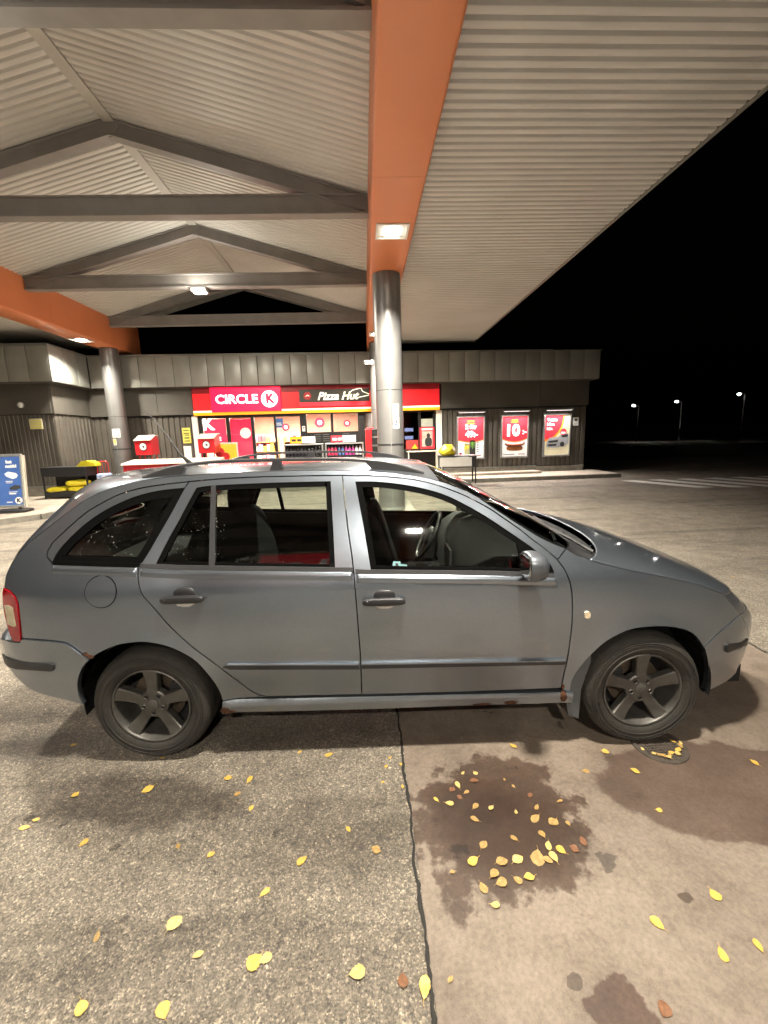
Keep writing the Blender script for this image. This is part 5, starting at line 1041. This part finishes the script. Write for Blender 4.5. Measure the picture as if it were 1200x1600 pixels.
# bottle shelves with price boards
def bottle_rack(x, y, label, price_m, plabel, colours):
    t = empty('bottle_rack', (x, y, .118), BA, label, 'rack', 'bottle racks by the entrance')
    for a in (-.60, .60): mb = MB(); mb.box(a-.02, a+.02, -.22, .22, 0, 1.28); obj('side_frame', mb, alu_m, t)
    mb = MB(); mb.box(-.62, .62, -.22, .22, 1.26, 1.30); obj('top_bar', mb, alu_m, t); mb = MB(); mb.box(-.58, .58, .18, .2, 0, 1.26); obj('back', mb, black_m, t)
    for k in range(3): mb = MB(); mb.box(-.58, .58, -.2, .18, .12+k*.38, .15+k*.38); obj('shelf', mb, black_m, t)
    for k in range(10):
        mb = MB(); mb.lathe([(.0, 0), (.045, 0), (.048, .02), (.048, .20), (.03, .24), (.016, .26), (.016, .29), (0, .29)], (-.51+k*.113, -.12, .91), n=12); bt = obj('bottle', mb, colours[k*len(colours)//10], t, smooth=50)
        mb = MB(); mb.lathe([(.018, .265), (.018, .292), (0, .292)], (-.51+k*.113, -.12, .91), n=10); obj('cap', mb, white_m if k > 7 else colours[(k*len(colours)//10+1) % len(colours)], bt)
    s = empty('price_board', (x-.02, y-.05, 1.43), BA, plabel, 'price board', 'price boards above the bottle racks')
    mb = MB(); mb.bbox(-.42, .42, -.02, .02, 0, .24, .008); obj('frame', mb, black_m, s); mb = MB(); mb.box(-.40, -.02, -.026, -.021, .02, .22); obj('colour_field', mb, price_m, s); mb = MB(); mb.box(-.02, .40, -.026, -.021, .02, .22); obj('white_field', mb, poster_white, s); mb = MB(); mb.box(.1, .3, -.029, -.0265, .10, .125); obj('print', mb, ink, s); mb = MB(); mb.box(-.36, -.22, -.029, -.0265, .07, .15); mb.box(-.18, -.05, -.029, -.0265, .07, .15); obj('price_print', mb, ink if price_m is orange_stripe else white_m, s)
bcol = lambda *c: [pm('bot_%d_%d' % (int(a[0]*100), int(a[2]*100)), a, rough=.25) for a in c]
bottle_rack(-1.98, 14.15, 'left bottle rack of dark bottles under the yellow price board', orange_stripe, 'yellow and white price board over the left bottle rack', bcol((.02, .02, .025), (.03, .03, .03)))
bottle_rack(-.67, 14.2, 'right bottle rack of pink and blue bottles under the red price board', poster_red, 'red and white price board over the right bottle rack', bcol((.6, .05, .12), (.08, .14, .32), (.45, .05, .25), (.7, .7, .7)))
# red and black dispenser beside the rear column
t = empty('dispenser', (.20, 13.55, .118), BA, 'narrow red dispenser with stacked black trays beside the column', 'dispenser')
mb = MB(); mb.bbox(-.17, .02, -.16, .16, 0, 1.72, .03); mb.bbox(-.12, .08, -.15, .15, 1.66, 1.76, .03); obj('red_column', mb, red_m, t)
for k in range(5): mb = MB(); mb.bbox(.025, .29, -.20, .16, .45+k*.26, .66+k*.26, .02); obj('tray', mb, black_m, t); 
for k in range(5): mb = MB(); mb.box(.05, .27, -.206, -.201, .655+k*.26, .664+k*.26); obj('tray_edge', mb, trim_m, t)
# table with a yellow bag on the right
t = empty('white_table', (2.78, 12.9, .118), R(-4), 'dark framed table with a white side panel right of the shop entrance', 'table')
for a in (-.52, .52):
    for c in (-.25, .25): mb = MB(); mb.box(a-.02, a+.02, c-.02, c+.02, 0, .80); obj('leg', mb, black_m, t)
mb = MB(); mb.bbox(-.56, .56, -.29, .29, .80, .84, .008); obj('top', mb, black_m, t); mb = MB(); mb.bbox(-.54, .40, -.285, -.265, .52, .79, .006); obj('white_panel', mb, white_m, t); mb = MB(); mb.box(.41, .53, -.28, .26, .5, .8); obj('side_panel', mb, black_m, t)
def lump(p):
    k = 1+.10*math.sin(p.x*21+1)*math.cos(p.z*17)+.07*math.sin(p.y*27+p.z*13); f = 1.25-.9*(p.z+.18)/.36*.6; return (p.x*k*f, p.y*k*f, max(-.16, p.z*k))
mb = MB(); mb.sq((0, 0, .16), (.50, .42, .36), 1.0, 1.0, 30, 18, fn=lump); o = obj('yellow_bag', mb, yellow_bag, None, (2.50, 12.92, .957), smooth=70); tag(o, 'crumpled yellow bag lying on the white sided table', 'bag')
# camera on the rear column
t = empty('security_camera', (.27, 14.0, 3.86), R(25), 'white security camera on an arm on the rear column', 'camera')
mb = MB(); mb.bbox(-.26, -.06, -.20, -.10, -.06, .03, .012); obj('housing', mb, white_m, t); mb = MB(); mb.bbox(-.28, -.06, -.21, -.09, .03, .042, .004); obj('shade', mb, white_m, t); mb = MB(); mb.tube([(-.10, -.14, .0), (-.02, -.08, .03), (.06, .0, .04)], .014, 8); obj('arm', mb, white_m, t); mb = MB(); mb.bbox(.0, .09, -.05, .05, -.03, .10, .01); obj('mount', mb, white_m, t)
# stickers on the columns
def col_sticker(cx, cy, a0, a1, z0, z1, m, label, mark=None):
    t = empty('column_sticker', (cx, cy, z0), 0, label, 'sticker'); mb = MB(); n = 8; r_ = .2605
    vs = []
    for k in range(n+1):
        a = R(-90)+R(a0+(a1-a0)*k/n); vs += [(r_*math.cos(a), r_*math.sin(a), 0), (r_*math.cos(a), r_*math.sin(a), z1-z0)]
    mb.add(vs, [(2*k, 2*k+2, 2*k+3, 2*k+1) for k in range(n)]); obj('sheet', mb, m, t)
    if mark:
        r2 = .262; h = z1-z0
        for (u0, u1, v0, v1, mm) in mark:
            mb = MB(); vs = []
            for k in range(5):
                a = R(-90)+R(a0+(a1-a0)*(u0+(u1-u0)*k/4)); vs += [(r2*math.cos(a), r2*math.sin(a), h*v0), (r2*math.cos(a), r2*math.sin(a), h*v1)]
            mb.add(vs, [(2*k, 2*k+2, 2*k+3, 2*k+1) for k in range(4)]); obj('print', mb, mm, t)
dblue = pm('print_blue', (.03, .06, .2))
col_sticker(.505, 8.42, 10, 38, 1.97, 2.18, pm('sticker_cream', (.62, .58, .5), (.55, .5, .42), scale=20), 'pale no smoking sticker on the middle column', [(.28, .72, .35, .8, trim_m), (.38, .62, .45, .7, beige_lid), (.2, .8, .1, .2, trim_m)])
col_sticker(.505, 8.42, 10, 38, 1.73, 1.95, white_m, 'white and blue camera sticker below the no smoking sticker on the middle column', [(.12, .9, .28, .92, dblue), (.2, .82, .35, .86, white_m), (.28, .75, .55, .75, ink), (.4, .6, .38, .55, ink)])
col_sticker(-7.83, 14.25, -22, 3, 1.80, 2.06, white_m, 'left white sheet of the pair on the left column', [(.2, .8, .66, .72, trim_m), (.3, .7, .4, .46, trim_m)])
col_sticker(-7.83, 14.25, 6, 31, 1.80, 2.06, white_m, 'right white sheet of the pair on the left column', [(.25, .8, .2, .32, red_dk), (.2, .7, .7, .75, beige_lid)])
col_sticker(-7.83, 14.25, -22, 1, 1.56, 1.76, pm('sticker_or', (.7, .62, .5)), 'small orange pictogram sticker low on the left column', [(.2, .8, .25, .85, orange_stripe)])
# ================================================================ street lamps far behind
def street_lamp(x, y, z, label, p=260):
    t = empty('street_lamp', (x, y, 0), 0, label, 'street lamp', 'street lamps beyond the forecourt')
    mb = MB(); mb.tube([(0, 0, 0), (0, 0, z*.5), (0, 0, z-.1), (-.15, 0, z+.06), (-.5, 0, z+.1)], [.07, .055, .045, .04, .035], 8); obj('pole', mb, pm('lamp_post', (.012, .012, .012), rough=.8), t, smooth=50)
    mb = MB(); mb.sq((-.62, 0, z+.08), (.34, .2, .10), .6, .6, 16, 8); obj('lamp_head', mb, pm('lamp_post', (.012, .012, .012), rough=.8), t, smooth=50); mb = MB(); mb.sq((-.62, 0, z+.02), (.26, .2, .16), .9, .9, 14, 8); obj('lamp_glass', mb, pm('street_glow', (1, 1, 1), emit=(1, .95, .85), es=150), t, smooth=60)
    l = bpy.data.lights.new('light', 'SPOT'); l.energy = p*KW; l.color = (1, .95, .85); l.spot_size = R(112); l.spot_blend = .9; l.shadow_soft_size = .15
    o = bpy.data.objects.new('light', l); COL.objects.link(o); o.location = (-.62, 0, z-.09); o.parent = t
street_lamp(33.6, 52, 4.35, 'leftmost lit street lamp in the dark beyond the shop', 26); street_lamp(36.0, 48, 4.45, 'middle of the three lit street lamps in the dark', 7); street_lamp(38.8, 43, 4.75, 'rightmost and tallest looking of the three lit street lamps', 2)
# dark sheet added beyond the shop to keep the far ground black
ver = MB(); ver.add([(14, 22, .02), (60, 22, .02), (60, 38, .02), (14, 38, .02)], [(0, 1, 2, 3)]); 
tag(obj('dark_ground_sheet', ver, pm('dark_ground', (.03, .035, .015), (.02, .022, .01), scale=3, rough=.95, bump=.8, bscale=30)), kind='structure')
# ================================================================ fallen leaves
def leaf_mesh(kind):
    mb = MB(); n = 11; vs = []
    for i in range(n):
        u = i/(n-1); x = u-.5; base_ = math.sin(math.pi*u**(.75 if kind != 1 else 1.1))**.8*(.40 if kind != 2 else .33)
        jag = 1+.07*math.sin(i*2.9+kind)+.05*(i % 2); curl = (.05, .16, .10)[kind]
        zl = base_*base_*curl*4+.04*math.sin(u*7+kind); zr = base_*base_*curl*(2.5 if kind else 5)+.05*math.sin(u*5-kind)
        ym = .05*math.sin(u*3+kind*2)
        vs += [(x, ym-base_*jag, max(.01, zl)), (x, ym, .02+.02*math.sin(u*6+kind)), (x, ym+base_*(1.03-.06*math.cos(i*2.1)), max(.01, zr))]
    mb.add(vs, [f for i in range(n-1) for f in ((3*i, 3*i+3, 3*i+4, 3*i+1), (3*i+1, 3*i+4, 3*i+5, 3*i+2))]); mb.tube([(.48, 0, .03), (.62, .02, .05), (.74, .06, .03)], .014, 4)
    return mb
lm = [pm('leaf_yellow', (.60, .385, .085), (.46, .27, .045), scale=2.5, rough=.5), pm('leaf_pale', (.58, .42, .16), (.44, .29, .085), scale=3, rough=.55), pm('leaf_ochre', (.40, .26, .085), (.24, .14, .045), scale=3, rough=.6), pm('leaf_brown', (.20, .085, .035), (.12, .05, .02), scale=3, rough=.7)]
leaf_me = [[mesh('fallen_leaf', leaf_mesh(k), lm[c], 60) for c in range(4)] for k in range(3)]
random.seed(11)
LEFT = [(-1.626,2.112,.6,0),(-1.095,1.977,.5,0),(-0.392,1.961,.5,0),(-0.24,1.931,1.1,0),(-0.713,1.817,.9,0),(-0.606,1.799,.9,0),(-1.07,1.778,1.1,0),(-1.395,1.772,.8,0),(-0.638,1.719,.7,2),(-0.556,1.636,.7,0),(-1.48,1.648,.7,0),(-1.499,1.612,.9,0),(-1.198,1.521,.8,0),(-0.126,1.503,.7,0),(-0.803,1.477,.7,2),(-0.658,1.433,.7,0),(-0.014,1.408,.8,2),(-0.298,1.383,.9,0),(-0.414,1.276,.8,0),(-0.696,1.197,1.1,1),(-0.937,1.174,.7,2),(-0.583,1.102,.8,1),(-0.398,1.07,1.0,0),(-0.367,1.079,.8,1),(-0.081,1.026,1.1,1),(-0.873,0.993,1.1,0),(-0.633,0.971,.9,0),(0.069,1.885,.5,0),(0.046,1.83,.4,0),(0.026,1.735,.4,0),(0.056,0.997,.9,3)]
RIGHT = [(0.706,1.912,.9,0),(1.802,1.711,.9,0),(0.986,1.723,.7,2),(1.147,1.159,.8,0),(0.892,1.089,.9,0),(1.16,1.01,.9,0),(1.031,0.995,.9,0),(0.195,0.988,.5,2),(0.115,1.699,.5,0),(0.118,1.833,.5,0),(0.118,0.974,1.1,0),(0.77,0.885,.9,3),(0.387,1.179,.7,1)]
STAIN = [(0.408,1.755,.5,1),(0.467,1.75,.5,1),(0.37,1.689,.8,1),(0.451,1.706,.8,3),(0.258,1.617,.6,0),(0.312,1.592,.8,1),(0.399,1.645,.6,2),(0.338,1.664,.6,3),(0.42,1.569,.8,2),(0.486,1.557,.7,1),(0.401,1.507,.8,2),(0.362,1.621,.6,3),(0.619,1.661,.5,2),(0.591,1.703,.4,2),(0.674,1.608,.6,3),(0.79,1.568,.6,2),(0.679,1.546,.7,2),(0.583,1.53,.5,1),(0.653,1.492,1.0,2),(0.718,1.472,1.0,2),(0.776,1.461,.5,2),(0.652,1.422,.7,2),(0.535,1.413,.7,2),(0.797,1.382,.8,3),(0.407,1.394,.9,2),(0.657,1.373,.8,1),(0.695,1.352,.9,0),(0.658,1.329,.9,1),(0.748,1.354,.7,3),(0.35,1.335,1.0,0),(0.264,1.298,.5,2),(0.457,1.324,.9,2),(0.519,1.328,1.0,1),(0.597,1.328,1.3,2),(0.63,1.318,.9,2),(0.415,1.281,.9,2),(0.431,1.251,.9,2),(0.492,1.253,.8,2),(0.536,1.261,.9,0),(0.363,1.236,.8,2)]
DARKENED = [(1.145,1.835,.8,0),(1.215,1.706,.9,0),(1.182,1.494,.5,0)]
DRAIN = [(1.407,1.785,.7,2),(1.459,1.80,.7,0),(1.505,1.815,.8,0),(1.534,1.840,.7,2),(1.371,1.80,.6,1),(1.335,1.835,.5,1),(1.52,1.875,.6,0),(1.425,1.772,.6,1),(1.44,1.785,.5,2),(1.485,1.79,.6,1),(1.39,1.79,.5,2),(1.55,1.86,.5,1)]
CN = ['bright yellow', 'pale yellow', 'ochre', 'brown']
def spot(x, y, reg):
    if reg == 'stain':
        dx, dy = x-.5, y-1.48; r_ = math.hypot(dx, dy)
        if r_ < .11: return 'in the middle of the round dark stain'
        a = math.degrees(math.atan2(dy, dx)) % 360
        side = ['right', 'upper right', 'upper', 'upper left', 'left', 'lower left', 'lower', 'lower right'][int((a+22.5)//45) % 8]
        return ('near the %s rim of the round dark stain' if r_ > .2 else 'in the %s part of the round dark stain') % side
    if reg == 'asphalt':
        if x > -.15: return 'on the asphalt close beside the concrete joint'
        row = 'next to the car shadow' if y > 1.85 else 'midway to the viewer' if y > 1.3 else 'nearest the viewer'
        return 'on asphalt %s, %s' % (row, 'far left' if x < -1.15 else 'below the rear door' if x < -.5 else 'below the front door')
    if reg == 'concrete':
        row = 'before the front door' if y > 1.5 else 'beyond the stain' if y > 1.12 else 'at the lower frame edge'
        return 'on dry concrete %s, %s' % (row, 'by the asphalt joint' if x < .25 else 'towards the middle' if x < 1.0 else 'at the right')
    return {'darkened': 'on the damp patch before the drain cover', 'drain': 'caught on the rim of the drain cover'}[reg]
def leaves(L_, reg, group, z):
    for (x, y, s, c) in L_:
        o = bpy.data.objects.new('fallen_leaf', leaf_me[random.randrange(3)][c]); COL.objects.link(o); k = .047*s*random.uniform(.9, 1.1)
        o.location = (x, y, z); o.scale = (k, k*random.uniform(.65, 1.1), k*random.uniform(.35, 1.1)); o.rotation_euler = (random.uniform(-.12, .12), random.uniform(-.12, .12), random.uniform(0, 6.28))
        tag(o, '%s %s leaf %s' % ('tiny' if s < .65 else 'small' if s < .95 else 'large', CN[c], spot(x, y, reg)), 'leaf', group)
leaves(LEFT, 'asphalt', 'fallen leaves on the asphalt', .004); leaves(RIGHT, 'concrete', 'fallen leaves on the dry concrete', .008); leaves(STAIN, 'stain', 'fallen leaves in the dark stain', .008); leaves(DARKENED, 'darkened', 'fallen leaves on the damp patch', .008); leaves(DRAIN, 'drain', 'fallen leaves at the drain cover', .012)
_by = {}
for o in [o for o in bpy.data.objects if o.name.startswith('fallen_leaf')]: _by.setdefault(o['label'], []).append(o)
for lab, os_ in _by.items():
    if len(os_) > 1:
        os_.sort(key=lambda o: o.location.x)
        for i, o in enumerate(os_): o['label'] = (['left', 'right'] if len(os_) == 2 else ['leftmost', 'middle', 'rightmost'] if len(os_) == 3 else ['first', 'second', 'third', 'fourth', 'fifth', 'sixth'])[i]+' '+lab
# scattered leaves far out on the forecourt: too small to tell apart
random.seed(5); mb = MB()
for k in range(420):
    x = random.uniform(-6, 10); y = random.uniform(4.0, 13.2); r_ = random.uniform(.012, .028); a = random.uniform(0, 6.28)
    if -7 < x < -1 and y > 12.5: continue
    ca, sa = math.cos(a)*r_, math.sin(a)*r_; h = random.uniform(.004, .016)
    mb.add([(x-ca, y-sa, .006), (x+sa*.6, y-ca*.6, h), (x+ca, y+sa, .008), (x-sa*.6, y+ca*.6, h*.7)], [(0, 1, 2), (0, 2, 3)])
tag(obj('leaf_litter', mb, lm[1]), 'tiny pale leaves strewn over the far forecourt', 'leaves', kind='stuff')

# ================================================================ fuel pump behind the viewer (its sign mirrors in the rear door window)
fp = empty('fuel_pump', (-1.24, -1.55, 0), 0, 'fuel pump with red framed sign on top, mirrored in the rear door window', 'fuel pump')
mb = MB(); mb.bbox(-.45, .45, -.28, .28, .14, 1.75, .04); obj('cabinet', mb, pm('pump_grey', (.25, .25, .25), rough=.6), fp); mb = MB(); mb.bbox(-.38, .38, .281, .295, 1.05, 1.6, .01); obj('display', mb, black_m, fp)
mb = MB(); mb.bbox(-.6, .6, -.45, .45, 0, .14, .02); obj('plinth', mb, kerb_m, fp)
for a in (-.35, .35): mb = MB(); mb.box(a-.03, a+.03, -.03, .03, 1.75, 2.25); obj('post', mb, alu_m, fp)
for a, c, z0, z1 in ((-.60, .60, 2.74, 2.80), (-.60, .60, 2.16, 2.22), (-.60, -.53, 2.22, 2.74), (.53, .60, 2.22, 2.74)): mb = MB(); mb.bbox(a, c, -.04, .06, z0, z1, .01); obj('sign_frame', mb, beige_lid, fp)
mb = MB(); mb.box(-.53, .53, -.02, .03, 2.22, 2.74); obj('sign_sheet', mb, poster_red, fp)
mb = MB(); mb.lathe([(.07, 0), (.15, 0)], (-.02, .035, 2.40), 'y', 28); mb.prism([(.20, 2.30), (.30, 2.30), (.44, 2.58), (.34, 2.58)], 'y', .031, .036); mb.box(-.35, -.2, .031, .036, 2.3, 2.36); obj('sign_mark', mb, poster_white, fp)
for a in (-.5, .5): mb = MB(); mb.tube([(a, .1, 1.4), (a*1.15, .15, 1.0), (a*1.1, .15, .5), (a, .12, .9)], .018, 8); obj('hose', mb, black_m, fp)
